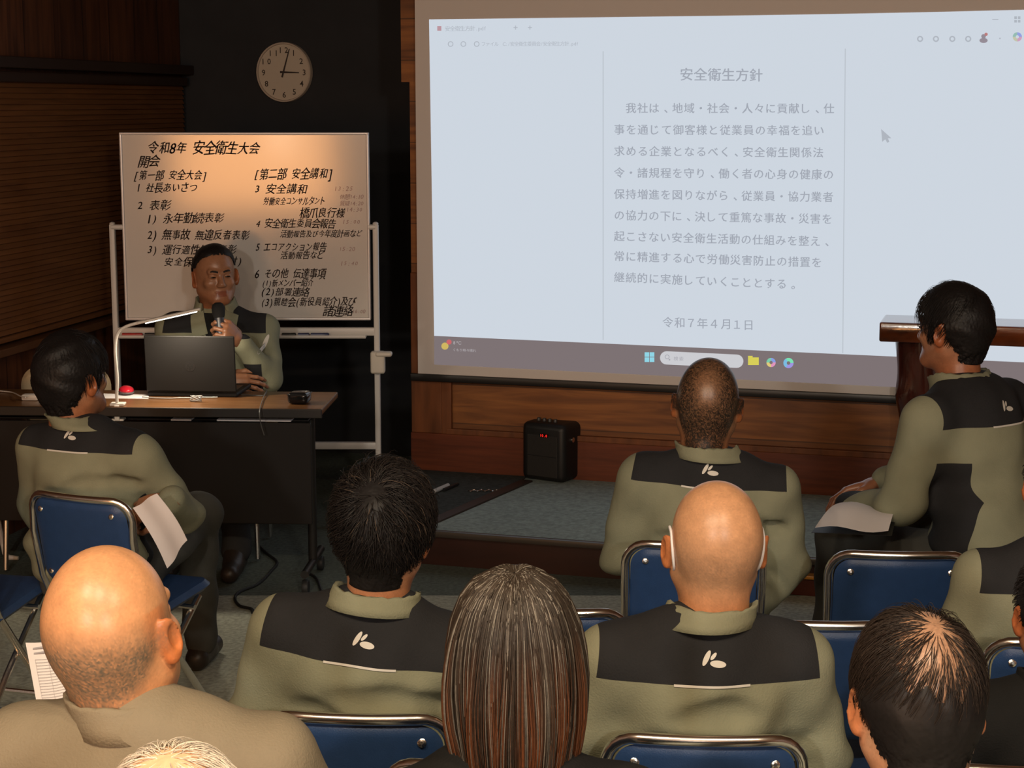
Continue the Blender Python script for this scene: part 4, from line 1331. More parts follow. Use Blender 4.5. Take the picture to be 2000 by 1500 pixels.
    if yoke:
        yo = emit(b2, 'yoke', JBLACK, jo)
        emit(b3, 'side_panels', JBLACK, jo)
        mb = MB(); ez = zy + 0.047 - slump
        for cx_, cz_, a_, b_, r_ in ((-0.011, 0.003, 0.0046, 0.0150, -28), (0.002, 0.0065, 0.0032, 0.0082, -42), (0.010, -0.0065, 0.0150, 0.0062, -4)):
            r_ = math.radians(r_); V = [back(cx_, ez + cz_)]; F = []
            n_ = 22
            for k in range(n_):
                q = 2 * PI * k / n_
                x, z = a_ * math.cos(q), b_ * math.sin(q)
                V.append(back(cx_ + x * math.cos(r_) - z * math.sin(r_), ez + cz_ + x * math.sin(r_) + z * math.cos(r_)))
                F.append((0, k + 1, (k + 1) % n_ + 1))
            mb.add(V, F)
        if outfit == 'work':
            mb.build('emblem', JWHITE, yo)
            V = []; F = []
            for k in range(25):
                x = -0.072 + 0.144 * k / 24
                V += [back(x, zy - slump - 0.0022, 0.0025), back(x, zy - slump + 0.0022, 0.0025)]
                if k: F.append((2 * k - 2, 2 * k, 2 * k + 1, 2 * k - 1))
            mk('reflective_piping', V, F, JWHITE, yo)
    if outfit == 'front':
        def fpatch(name, quad, m, par, offs, n=8, th=0.004):
            (ax_, az_), (bx_, bz_), (cx_, cz_), (dx_, dz_) = quad
            V = []; F = []
            for lay in (0, 1):
                for i in range(n + 1):
                    for j in range(n + 1):
                        s_, t_ = i / n, j / n
                        x = ax_ * (1 - s_) * (1 - t_) + bx_ * s_ * (1 - t_) + cx_ * s_ * t_ + dx_ * (1 - s_) * t_
                        z = az_ * (1 - s_) * (1 - t_) + bz_ * s_ * (1 - t_) + cz_ * s_ * t_ + dz_ * (1 - s_) * t_
                        V.append(back(x, z, offs - lay * th, True))
            N_ = (n + 1) ** 2
            for i in range(n):
                for j in range(n):
                    q = [i * (n + 1) + j, (i + 1) * (n + 1) + j, (i + 1) * (n + 1) + j + 1, i * (n + 1) + j + 1]
                    F.append(tuple(q)); F.append(tuple(k + N_ for k in q[::-1]))
                for e in ((i * (n + 1), (i + 1) * (n + 1)), (i * (n + 1) + n, (i + 1) * (n + 1) + n), (i, i + 1), (n * (n + 1) + i, n * (n + 1) + i + 1)):
                    F.append((e[0], e[1], e[1] + N_, e[0] + N_))
            mb = MB(); mb.add(V, F)
            return mb.build(name, m, par)
        fpatch('undershirt', ((-0.050, 0.985), (0.050, 0.985), (0.012, 0.80), (-0.012, 0.80)), BLACKCL, jo, 0.004)
        for sd in (1, -1):
            fpatch('lapel', ((sd * 0.045, 0.995), (sd * 0.098, 0.975), (sd * 0.085, 0.885), (sd * 0.022, 0.905)), JGREEN, jo, 0.012, 8, 0.006)
        mb = MB(); V = [back(-0.212, 0.87, 0.003, True)]; F = []
        for k in range(20):
            q = 2 * PI * k / 20
            V.append(back(-0.212 + 0.009 * math.cos(q) - 0.010 * math.sin(q), 0.87 + 0.030 * math.sin(q), 0.003, True)); F.append((0, k + 1, (k + 1) % 20 + 1))
        mb.add(V, F); mb.build('sleeve_badge', JWHITE, jo)
    # ---- collar
    cm = jm
    if collar == 'stand':
        nsx, z0, z1, r0, r1 = 44, 0.987, 1.022, 0.094, 0.083
    elif collar == 'coat':
        nsx, z0, z1, r0, r1 = 44, 1.005, 1.050, 0.088, 0.079
    else:
        nsx, z0, z1, r0, r1 = 44, 0.985, 1.045, 0.092, 0.076
    axis = (Hc + R @ np.array((0, -0.022, -0.10)) * hscale)
    bot = np.array((0, sp(0.985) - 0.012, 0.985 - slump))
    prof = [(r0 + 0.004, -0.012), (r0 + 0.007, 0.004), (r0 - 0.002, 0.4), (r1 + 0.005, 0.85), (r1 + 0.004, 0.98), (r1, 1.0), (r1 - 0.005, 0.93), (r1 - 0.006, 0.5), (r0 - 0.012, 0.1)]
    V = []; F = []
    openf = collar == 'open'
    for k in range(nsx + 1):
        a_ = (2 * PI * k / nsx) if not openf else (PI / 2 + 0.65 + (2 * PI - 1.3) * k / nsx)
        fr = math.sin(a_)
        for r_, tz in prof:
            tt = tz if abs(tz) > 0.05 else tz
            zz = z0 - slump + (z1 - z0) * max(min(tt, 1), -0.3) - 0.030 * max(0, fr) + 0.006 * (rng.random() - 0.5) * (tz > 0.5)
            f_ = min(max(tz, 0), 1)
            cx_ = bot[0] * (1 - f_) + axis[0] * f_ * 0.9
            cy_ = bot[1] * (1 - f_) + (axis[1]) * f_
            wob = 1 + 0.03 * math.sin(3 * a_ + ph[5])
            V.append((cx_ + r_ * math.cos(a_) * wob, cy_ + r_ * 0.93 * math.sin(a_) * wob, zz))
    m_ = len(prof)
    for k in range(nsx):
        for j in range(m_):
            a0, a1 = k * m_ + j, k * m_ + (j + 1) % m_
            F.append((a0, a0 + m_, a1 + m_, a1))
    if openf:
        F.append(tuple(range(m_))); F.append(tuple(range(nsx * m_ + m_ - 1, nsx * m_ - 1, -1)))
    if collar != 'none':
        mk('collar', V, F, cm, jo)
    # ---- trousers and shoes
    Tm = Sdf((-0.45, -0.2, 0.03), (0.55, 0.85, 0.78), 0.011)
    for sd in (1, -1):
        a_, k_, f_ = [np.array(q, float) for q in LG[sd]]
        Tm.cap(a_, k_, 0.092, 0.074, 0.04).cap(k_, f_, 0.072, 0.056, 0.03)
    Tm.cap((-0.08, 0.0, 0.51), (0.08, 0.0, 0.51), 0.10, 0.10, 0.04)
    X, Y, Z = np.meshgrid(*Tm.ax, indexing='ij', sparse=True)
    Tm.F += (0.004 * np.sin(40 * Z + 14 * Y + 9 * X + ph[0]) + 0.003 * np.sin(33 * X - 25 * Y + ph[1])).astype(np.float32)
    V, F = Tm.mesh()
    mk('trousers', V, F, trousers, t)
    if shoes:
        for sd in (1, -1):
            k_, a_ = np.array(LG[sd][1], float), np.array(LG[sd][2], float)
            fd = np.array((a_[0] - k_[0], a_[1] - k_[1] + 0.25, 0)); fd /= np.linalg.norm(fd)
            s_ = Sdf((a_[0] - 0.28, a_[1] - 0.28, a_[2] - 0.11), (a_[0] + 0.28, a_[1] + 0.28, a_[2] + 0.10), 0.007)
            hl = a_ - np.array((0, 0, 0.045)) - fd * 0.035; to = a_ - np.array((0, 0, 0.052)) + fd * 0.155
            s_.cap(hl, to, 0.042, 0.036, 0.02).cap(a_ + np.array((0, 0, 0.01)), a_ + fd * 0.06 - np.array((0, 0, 0.035)), 0.046, 0.040, 0.02)
            Zg = s_.ax[2][None, None, :]
            s_.F = np.maximum(s_.F, (a_[2] - 0.088 - Zg).astype(np.float32))
            V, F = s_.mesh()
            mk('shoe', V, F, mat('dark_shoe_leather', (0.03, 0.022, 0.017), 0.45, 0, 0.5, 0.2, 30), t)
    return dict(root=t, R=R, Hc=Hc, hand=hinfo, tree=tree, back=back, hs=hscale, jo=jo, jv=(JV, JF))

def bob(seed):
    """chin-length straight hair with a centre parting, brown with copper lengths and grey threads"""
    rng = np.random.default_rng(seed)
    N, K = 6500, 18
    az = rng.random(N) * 2 * PI
    zt = np.array([0.126, 0.120, 0.104, 0.08, 0.04, 0.0, -0.05, -0.10, -0.15, -0.20, -0.25, -0.30, -0.34])
    rr = np.array([0.0005, 0.034, 0.061, 0.079, 0.094, 0.102, 0.107, 0.106, 0.099, 0.087, 0.076, 0.068, 0.062])
    arc = np.concatenate([[0], np.cumsum(np.hypot(np.diff(zt), np.diff(rr)))])
    layer = 0.86 + 0.15 * rng.random(N) ** 0.5
    s0 = rng.random(N) ** 0.7 * 0.10
    s1 = arc[-1] * (0.78 + 0.22 * rng.random(N))
    faceward = np.sin(az)                                  # +y is the face
    s1 = np.where((np.abs(az - PI / 2) < 0.75), 0.07, s1)
    t = np.linspace(0, 1, K)
    S = s0[:, None] + (s1 - s0)[:, None] * t[None]
    zz = np.interp(S, arc, zt); r = np.interp(S, arc, rr) * layer[:, None]
    clump = np.sin(az * 23 + 2) * 0.0025 + np.sin(az * 47) * 0.0015
    r = r + clump[:, None] * np.clip(S / 0.15, 0, 1)
    r = r * (1 + 0.035 * np.sin(9 * S + az[:, None] * 7))
    a2 = az[:, None] + 0.10 * np.sin(az * 5 + 1)[:, None] * t[None] ** 1.5 + 0.05 * np.sin(14 * S + az[:, None] * 11) * t[None] + 0.16 * (rng.random(N)[:, None] - 0.5) * t[None] + 0.06 * np.sin(az * 9)[:, None] * t[None] ** 2
    part = 0.007 * np.exp(-(S / 0.03) ** 2)
    P = np.stack([r * np.cos(a2), r * np.sin(a2) * 1.13 - 0.014, zz - part * np.exp(-(r * np.cos(a2) / 0.012) ** 2) + 0.004], 2)
    def colf(N_, K_, rg):
        tip = np.clip((0.045 - zz) / 0.16, 0, 1)[..., None]
        root_c = np.array((0.036, 0.026, 0.019)); tip_c = np.array((0.17, 0.055, 0.020))
        cp = np.clip(0.5 + 0.5 * np.sin(az * 13) + 0.35 * rg.standard_normal(N_), 0, 1)[:, None, None]
        c = root_c * (1 - tip * cp) + tip_c * tip * cp
        c = c * (0.5 + 0.8 * rg.random((N_, 1, 1)))
        gy = (rg.random(N_) < 0.15)[:, None, None]
        c = np.where(gy, np.array((0.19, 0.165, 0.135)) * (0.6 + 0.5 * rg.random((N_, 1, 1))), c)
        return c
    outer = strand_mesh(P, 0.0011, colf, rng)
    mbx = MB().lathe([(max(q, .002) * 0.86, z - 0.004) for q, z in zip(rr, zt)][::-1], 40, None, 1.13)
    V = np.array(mbx.V) - np.array((0, 0.014, 0))
    quads = np.array([f for f in mbx.F if len(f) == 4])
    keep = ~((V[quads][:, :, 1] > 0.05).all(1) & (V[quads][:, :, 2] < 0.05).all(1))
    return [(V, quads[keep], (0.030, 0.017, 0.011)), outer]

STUB_DARK = lambda hm, hd, HV: np.clip(hm / 0.12 + 0.4, 0, 1) * 0.9
PPL = {}
# front row, seen from behind: cropped hair, thin on the crown
def stub3(hm, hd, HV):
    crown = np.exp(-((hd[:, 0] / 0.48) ** 2 + ((hd[:, 2] - 0.32) / 0.60) ** 2)) * (hd[:, 1] < 0.1)
    return np.clip(hm / 0.10 + 0.5, 0, 1) * (0.93 - 0.62 * crown)
PPL['crop'] = person('man with cropped hair in olive and black work jacket facing the screen, seen from behind', 1388, 697, 4.62, -8,
    head=(0, 2, 0), skin=(0.33, 0.165, 0.085), stub=((0.020, 0.016, 0.013), stub3), seed=3, wide=1.04, zy=0.920, hx=-0.02, roll=3, arms={1: ((0.225, 0.03, 0.685), (0.12, 0.29, 0.605)), -1: ((-0.225, 0.03, 0.685), (-0.12, 0.29, 0.605))})
# second row: bald man with a mask
def stub8(hm, hd, HV):
    return np.clip((hm + 0.02) / 0.5, 0, 1) * np.clip((0.30 - hd[:, 2]) / 0.7, 0, 1) * 0.32
PPL['mask'] = person('bald man wearing a mask, from behind, in olive and black jacket with white emblem', 1405, 940, 3.18, 3,
    head=(0, 6, 0), skin=(0.56, 0.29, 0.15), stub=((0.16, 0.11, 0.08), stub8), seed=8, wide=1.08, hx=0.018, roll=1)
PPL['spiky'] = person('man with spiky black hair in olive and black work jacket, seen from behind', 748, 914, 3.3, -8,
    head=(-3, 4, -2), hair='spiky', skin=(0.44, 0.235, 0.135), seed=6, wide=1.0, hx=0.0, roll=5)
# left: full black hair, turned to the right with crossed legs
PPL['full'] = person('man with full black hair sitting turned right at left with a sheet of paper', 130, 655, 5.15, -22,
    head=(-14, 4, 0), hair='full', skin=(0.36, 0.17, 0.09), seed=1, trousers=GREYTR, hscale=1.05, zy=0.925, hx=-0.055, grip={1: W(322, 958, 4.93)}, hands={1: dict(y=(-0.75, -0.1, -0.30), z=(0.2, -0.75, 0.6), curl=(30, 40, 25))},
    arms={1: ((0.255, 0.12, 0.70), (0.11, 0.25, 0.63)), -1: ((-0.245, 0.06, 0.69), (-0.06, 0.28, 0.62))},
    legs={1: ((0.07, 0.50, 0.60), (-0.04, 0.66, 0.09)), -1: ((-0.12, 0.46, 0.52), (-0.15, 0.50, 0.09))})
# left foreground: bald man in a coat
def stub5(hm, hd, HV):
    return np.clip((hm + 0.05) / 0.25, 0, 1) * np.clip((0.16 - 0.10 * hd[:, 0] - hd[:, 2]) / 0.45, 0, 1) * 0.72
PPL['coat'] = person('balding man in a plain brown-grey coat at lower left, seen from behind', 184, 1068, 2.46, -6,
    outfit='coat', head=(-12, 5, -7), shrug=0.042, hx=-0.04, grip={-1: W(190, 1385, 2.9)}, skin=(0.56, 0.275, 0.13), stub=((0.13, 0.105, 0.075), stub5), seed=5, wide=1.06, yoke=False, jacket=COAT,
    collar='coat', girth=1.16, arms={-1: ((-0.27, 0.16, 0.72), (-0.17, 0.36, 0.83)), 1: ((0.275, 0.08, 0.69), (0.13, 0.32, 0.62))}, slump=0.0)
PPL['bob'] = person('person with shoulder-length brown hair in dark clothes, bottom centre', 1005, 1122, 2.45, 0,
    outfit='plain', head=(0, 6, 0), hair='bob', skin=(0.48, 0.28, 0.17), seed=7, yoke=False, jacket=BLACKCL, slump=0.0, wide=0.93, hscale=0.95, shrug=-0.025, collar='none')
def stub9(hm, hd, HV): return np.clip(hm / 0.2 + 0.2, 0, 1) * 0.42
PPL['thin'] = person('person with dark thinning hair and bare crown, bottom right', 1795, 1190, 2.3, 3,
    outfit='plain', head=(-2, -8, 0), hair='thin', skin=(0.46, 0.26, 0.16), stub=((0.10, 0.055, 0.035), stub9), seed=9, yoke=False, jacket=BLACKCL, hscale=0.97)
PPL['white'] = person('person with sparse white hair at the bottom edge, only the head top shows', 330, 1468, 1.75, 0,
    outfit='plain', head=(0, 4, 0), hair='white', skin=(0.60, 0.37, 0.22), seed=11, yoke=False, jacket=BLACKCL)
PPL['edge'] = person('person in olive and black jacket at right frame edge, head out of frame', 2088, 845, 3.82, 0, head=(0, 4, 0), hair='short', skin=(0.4, 0.2, 0.11), seed=12)
PPL['blk'] = person('person in black at the right edge, one ear in view', 2082, 1085, 3.1, 0,
    outfit='plain', head=(0, 4, 0), hair='short', skin=(0.42, 0.2, 0.11), seed=13, yoke=False, jacket=BLACKCL)
# right: man turned to the left beside the lectern
PPL['side'] = person('man with black hair turned left by the log lectern, papers on his lap', 1868, 558, 5.2, 40,
    head=(6, -2, 2), hair='full', skin=(0.34, 0.155, 0.085), seed=4, trousers=GREYTR, face=True, lean=0.42, side_y=-0.06, hscale=0.94,
    arms={-1: ((-0.25, 0.13, 0.67), (-0.16, 0.37, 0.61)), 1: ((0.24, 0.19, 0.70), (0.06, 0.42, 0.65))})
# presenter
PPL['talk'] = person('presenter with short black hair behind the desk holding a microphone', 416, 479, 7.36, 180,
    outfit='front', head=(24, -1, 2), hair='crew', skin=(0.32, 0.155, 0.085), seed=2, wide=1.06, zy=0.905, hscale=0.97, face=True, h_head=0.0022, collar='open',
    arms={-1: ((-0.225, 0.14, 0.735), (-0.138, 0.235, 0.880)), 1: ((0.205, 0.13, 0.72), (-0.04, 0.255, 0.735))}, girth=0.9,
    hands={-1: dict(y=(0.42, 0.62, 0.62), z=(-0.80, 0.52, 0.10), curl=(58, 62, 40), thumb='grip', side=1), 1: dict(y=(-1, 0.1, -0.05), z=(0, 0.8, 0.5))})

# ear loops of the mask
pm = PPL['mask']
for sd in (1, -1):
    pts = [(sd * 0.0835, 0.030, 0.010), (sd * 0.0880, 0.004, 0.024), (sd * 0.0880, -0.020, 0.020), (sd * 0.0875, -0.034, 0.002), (sd * 0.0850, -0.038, -0.022), (sd * 0.081, -0.030, -0.046), (sd * 0.077, 0.000, -0.062), (sd * 0.068, 0.045, -0.066)]
    V = [tuple((np.array(p) * pm['hs']) @ pm['R'].T + pm['Hc']) for p in pts]
    MB().tube(bez(V, 5), 0.0028, 8).build('mask_loop', mat('mask_white', (0.75, 0.72, 0.70), 0.7), pm['root'])
# ------------------------------------------------------------------ desk and what stands on it
ZD = 0.74
dF = WZ(629, 799, ZD)                                   # front right corner of the top
YD = math.radians(-3.0)
desk = thing('long_desk', 'long dark brown folding conference desk in front of the presenter', 'desk', (dF.x, dF.y, 0), YD)
MD = Matrix.Translation((dF.x, dF.y, 0)) @ Matrix.Rotation(YD, 4, 'Z'); MDI = MD.inverted()
DW, DD = 1.8, 0.40
DTOP = wood('desk_top_wood', (0.095, 0.040, 0.014), (0.17, 0.076, 0.028), 0.3, 'X', 0)
DDK = mat('dark_brown_desk', (0.009, 0.0055, 0.004), 0.6, 0, 0.3)
MB().box((-DW / 2, DD / 2, ZD - 0.012), (DW, DD, 0.024), 0.004).build('desk_top', DTOP, desk)
MB().box((-DW / 2, -0.002, ZD - 0.018), (DW, 0.008, 0.036), 0.003).build('edge_band', mat('black_edge_band', (0.012, 0.009, 0.008), 0.4), desk)
MB().box((-DW / 2, 0.03, 0.48), (DW - 0.1, 0.014, 0.40), 0.003).build('modesty_panel', DDK, desk)
MB().box((-DW / 2, DD / 2 + 0.03, ZD - 0.063), (DW - 0.14, DD - 0.12, 0.006), 0.001).build('shelf', DDK, desk)
for x in (-0.08, -DW + 0.08):
    lg = MB().tube([(x, DD / 2, ZD - 0.03), (x, DD / 2, 0.09)], 0.018, 12).tube([(x, 0.0, 0.085), (x, DD, 0.085)], 0.016, 12).build('leg', mat('dark_leg_metal', (0.03, 0.028, 0.027), 0.35, 0.3), desk)
    for y in (0.02, DD - 0.02):
        M = Matrix.Translation((x, y, 0.03)) @ Matrix.Rotation(PI / 2, 4, 'Y')
        MB().lathe([(0.028, -0.012), (0.030, -0.008), (0.030, 0.008), (0.028, 0.012)], 18, M).tube([(0, 0, 0), (0, 0, 0.001)], 0.001, 4).build('caster', RUBBER, lg)
def dk(u, v, z=ZD):                                      # photo point on the desk top, world
    return WZ(u, v, z)
# papers on the shelf under the top
for (xa, xb, c, lb) in ((-0.60, -0.52, PAPER, 'small white paper on the shelf under the desk top, left one'), (-0.42, -0.13, PAPER, 'stack of white papers on the shelf under the desk top, right one')):
    p = MD @ Vector(((xa + xb) / 2, 0.16, ZD - 0.060))
    o = MB().box((0, 0, 0.003), (xb - xa, 0.22, 0.006), 0.001).build('paper_stack', c)
    o.location = p; o.rotation_euler = (0, 0, YD)
    tag(o, lb, 'paper', 'papers on the desk shelf')
# laptop: lid seen from behind
lp = dk(374, 776)
lpt = thing('laptop', 'open dark grey laptop on the desk, back of its lid to the audience', 'laptop', (lp.x, lp.y, ZD), math.radians(-5))
LG_ = mat('dark_grey_laptop', (0.012, 0.011, 0.0105), 0.5, 0.0, 0.15)
MB().box((0, 0.13, 0.010), (0.365, 0.245, 0.018), 0.006).build('base', LG_, lpt)
MB().box((0, 0.13, 0.0195), (0.33, 0.12, 0.002), 0.0005).build('keyboard', BLACKPL, lpt)
Ml = Matrix.Translation((0, 0.005, 0.018)) @ Matrix.Rotation(math.radians(4), 4, 'X')
lid = MB().box((0, 0, 0.118), (0.365, 0.008, 0.226), 0.004, Ml).build('lid', LG_, lpt)
MB().box((0, 0.0035, 0.118), (0.345, 0.003, 0.205), 0.001, Ml).build('display', mat('laptop_display', (0.01, 0.01, 0.012), 0.15), lid)
Mlo = Ml @ Matrix.Translation((0, -0.0042, 0.108)) @ Matrix.Rotation(PI / 2, 4, 'X')
LOG = mat('dark_logo', (0.014, 0.013, 0.013), 0.25)
MB().lathe([(0.021, 0), (0.021, 0.0004)], 32, Mlo).build('logo_disc', LOG, lid)
mb = MB(); write(mb, 'hp', lambda x, y: tuple(Mlo @ Vector((x, y, 0.0007))), (-0.013, 0.0), (0.013, 0.0), 0.026, slant=0.25)
mb.build('logo_letters', LG_, lid, smooth=False)
# cables bundled in front of the laptop
def deskpath(pts, z=ZD + 0.004): return [dk(u, v, z + (q[0] if q else 0)) for u, v, *q in pts]
cab = MB().tube(bez(deskpath([(278, 775), (300, 777), (330, 778), (352, 777), (372, 777), (384, 776), (400, 776), (425, 776)])), 0.0024, 6)
pc0 = dk(383, 778, ZD + 0.014)
for k in range(4):
    a0 = random.random() * 3
    cab.tube([pc0 + Vector((0.020 * math.cos(t + a0) * (1 + 0.1 * k), 0.010 * math.sin(t), 0.012 * math.sin(t * 1 + k) * (0.7 + .1 * k))) for t in np.linspace(0, 2 * PI, 24, endpoint=False)], 0.0018, 6, True)
tag(cab.build('cable_bundle', mat('grey_cable', (0.30, 0.29, 0.28), 0.45)), 'grey cables coiled in a bundle in front of the laptop', 'cable')
c2 = MB().tube(bez([dk(468, 770), dk(495, 772, ZD + .003), dk(516, 772, ZD + .003), dk(521, 762, ZD + .012), dk(514, 778, ZD + .006), dk(508, 797, ZD + 0.004), W(507, 812, 6.62), W(510, 830, 6.64), W(516, 850, 6.66)]), 0.0021, 6)
tag(c2.build('hanging_cable', mat('cord_dark_grey', (0.10, 0.095, 0.09), 0.5)), 'thin cord hanging over the front edge of the desk', 'cable')
# glossy black case at the right end of the desk
p = dk(577, 792); q = W(604, 780, 6.75)
t = thing('glasses_case', 'small glossy black case at the right end of the desk', 'case', (p.x + 0.01, p.y + 0.055, ZD), math.radians(-8))
MB().box((0, 0, 0.024), (0.080, 0.085, 0.046), 0.016, seg=4).build('case_body', mat('gloss_black', (0.008, 0.008, 0.009), 0.12), t)
MB().box((0, -0.001, 0.038), (0.081, 0.086, 0.003), 0.001).build('seam', BLACKPL, t)
# papers, red mouse, white adapter on the left of the desk
def sheet(name, pts, label, cat, m=PAPER, group=None, th=0.0012):
    o = MB().prism([(q.x, q.y) for q in pts], pts[0].z, pts[0].z + th).build(name, m, smooth=False)
    return tag(o, label, cat, group)
sheet('paper_sheet', [dk(192, 778), dk(290, 779), dk(291, 771), dk(196, 769)], 'white sheet lit by the desk lamp beside the laptop', 'paper')
p = dk(246, 771)
t = thing('computer_mouse', 'red computer mouse on the lit paper behind the lamp arm', 'mouse', (p.x, p.y + 0.01, ZD + 0.0014), math.radians(20))
MB().sphere((0, 0, 0.016), (0.030, 0.045, 0.018), 12).build('shell', mat('red_gloss', (0.50, 0.015, 0.03), 0.2), t)
MB().sphere((0, -0.001, 0.009), (0.032, 0.047, 0.009), 10).build('underside', mat('mouse_grey', (0.10, 0.09, 0.09), 0.4), t)
p = dk(58, 783)
t = thing('power_adapter', 'white power adapter with thin cord at the left end of the desk', 'adapter', (p.x, p.y + 0.02, ZD), math.radians(-4))
MB().box((0, 0, 0.012), (0.066, 0.04, 0.024), 0.006).build('adapter_body', WHITEMETAL, t)
Mi = t.matrix_basis.inverted() if False else (Matrix.Translation(t.location) @ Matrix.Rotation(math.radians(-4), 4, 'Z')).inverted()
MB().tube(bez([Mi @ q for q in (dk(50, 776, ZD + .02), dk(38, 773, ZD + .018), dk(22, 766, ZD + .006), dk(-20, 762, ZD + .005))]), 0.0025, 6).build('cord', WHITEMETAL, t)
# clamp lamp
lb_ = dk(229, 793)
lampo = thing('desk_lamp', 'white clip-on LED desk lamp with a bent arm at the desk edge', 'lamp', (lb_.x, lb_.y, ZD))
TL = lb_.y / (math.cos(PITCH)) * 1.0
def lq(u, v, dy=0.0):
    r = ray(u, v); yy = lb_.y + dy
    p = Vector((0, 0, HC)) + r * (yy / r.y)
    return p - Vector((lb_.x, lb_.y, ZD))
LW = mat('lamp_white', (0.70, 0.66, 0.60), 0.35)
arm = bez([lq(229, 792), lq(228, 770), lq(229, 742), lq(227, 715), lq(225, 690), lq(226, 665, 0.01), lq(232, 648, 0.02), lq(246, 638, 0.03), lq(264, 632, 0.04), lq(285, 627, 0.05)])
MB().tube(arm, 0.0062, 12).build('arm', LW, lampo)
ha, hb = lq(268, 633, 0.045), lq(392, 605, 0.09)
dvec = (hb - ha).normalized(); nrm = Vector((0, 1, 0)).cross(dvec).normalized()
if nrm.z < 0: nrm = -nrm
Mh = Matrix((( *dvec.to_2d(), 0, 0), (0, 0, 0, 0), (0, 0, 0, 0), (0, 0, 0, 1)))
sidev = dvec.cross(nrm).normalized()
Mh = Matrix(((dvec.x, sidev.x, nrm.x, 0), (dvec.y, sidev.y, nrm.y, 0), (dvec.z, sidev.z, nrm.z, 0), (0, 0, 0, 1)))
Mh = Matrix.Translation((ha + hb) / 2) @ Mh
hl = (hb - ha).length
head_ = MB().box((0, 0, 0.004), (hl, 0.036, 0.010), 0.0045, Mh, 3).build('lamp_head', LW, lampo)
MB().box((0.008, 0, -0.0030), (hl * 0.82, 0.026, 0.005), 0.002, Mh).build('led_strip', emis('led_white', (1.0, 0.93, 0.80), 3.0), head_)
ll = bpy.data.lights.new('desk_lamp_light', 'AREA'); ll.energy = 4.5; ll.color = (1.0, 0.86, 0.66); ll.shape = 'RECTANGLE'; ll.size = hl * 0.8; ll.size_y = 0.024
lo = bpy.data.objects.new('desk_lamp_light', ll); COL.objects.link(lo); lo.parent = lampo; lo.matrix_local = Mh @ Matrix.Translation((0.008, 0, -0.008))
mb = MB()
mb.box((0, 0.012, 0.006), (0.056, 0.045, 0.010), 0.003).box((0, -0.008, -0.025), (0.020, 0.014, 0.062), 0.004).box((0, 0.012, -0.054), (0.050, 0.045, 0.008), 0.003)
cl = mb.build('clamp', LW, lampo)
MB().tube([(0, 0.014, -0.053), (0, 0.014, -0.032)], 0.005, 10).lathe([(0.012, -0.040), (0.012, -0.035)], 14, Matrix.Translation((0, 0.014, 0))).build('clamp_screw', LW, cl)
# beige chair backs behind the desk
def office_chair(u0, u1, vtop, T, label, yaw):
    a_, b_ = W(u0, vtop + 60, T), W(u1, vtop + 60, T); top_ = W(u0, vtop, T).z
    w = (b_ - a_).length / 2
    t = thing('office_chair', label, 'chair', ((a_.x + b_.x) / 2, a_.y, 0), yaw, 'beige chairs behind the desk')
    BEI = mat('beige_vinyl', (0.46, 0.36, 0.23), 0.55)
    MB().pillow(w, 0.20, 0.09, 0.022, lambda x, z, o: (x, o, top_ - 0.20 + z)).build('backrest', BEI, t)
    MB().pillow(w, 0.21, 0.06, 0.03, lambda x, z, o: (x, 0.24 + z, 0.44 + o)).build('seat', BEI, t)
    for sx in (-1, 1):
        MB().tube([(sx * w * 0.8, 0.05, 0.60), (sx * w * 0.8, 0.07, 0.44), (sx * w * 0.85, 0.05, 0.012)], 0.011, 10).build('leg', CHROME, t)
        MB().tube([(sx * w * 0.8, 0.40, 0.42), (sx * w * 0.85, 0.44, 0.012)], 0.011, 10).build('leg', CHROME, t)
    return t
office_chair(42, 218, 712, 7.45, 'beige rounded chair back behind the desk, left of the lamp arm', PI)
ptalk = PPL['talk']
tr = ptalk['root']
office_chair(330, 541, 700, 7.62, 'beige chair on which the presenter sits', PI)
# microphone held by the presenter
A, hp_ = ptalk['hand'][-1]
Mt = Matrix.Translation(tr.location) @ Matrix.Rotation(tr.rotation_euler.z, 4, 'Z') @ Matrix.Scale(tr.scale[0], 4)
MR = Matrix(((A[0][0], A[0][1], A[0][2], hp_[0]), (A[1][0], A[1][1], A[1][2], hp_[1]), (A[2][0], A[2][1], A[2][2], hp_[2]), (0, 0, 0, 1)))
mc = Mt @ (MR @ Vector((0, 0.088, -0.029)))
mtop = W(428, 597, (W(0, 0, 0) * 0 + mc).y / math.cos(PITCH) * 1.0)
axis_ = Vector((-0.10, 0.16, 0.98)).normalized()
mic = thing('microphone', 'black handheld microphone in the hand of the presenter', 'microphone', mc)
mic.rotation_euler = axis_.to_track_quat('Z', 'Y').to_euler()
MB().lathe([(0.0145, -0.145), (0.017, -0.14), (0.0185, -0.05), (0.020, 0.045)], 20).build('handle', mat('mic_grey', (0.035, 0.035, 0.045), 0.35), mic)
MB().lathe([(0.0205, 0.042), (0.024, 0.050), (0.027, 0.066), (0.027, 0.084), (0.022, 0.098), (0.012, 0.105)], 24).build('windscreen', mat('mic_foam', (0.008, 0.008, 0.008), 0.9), mic)
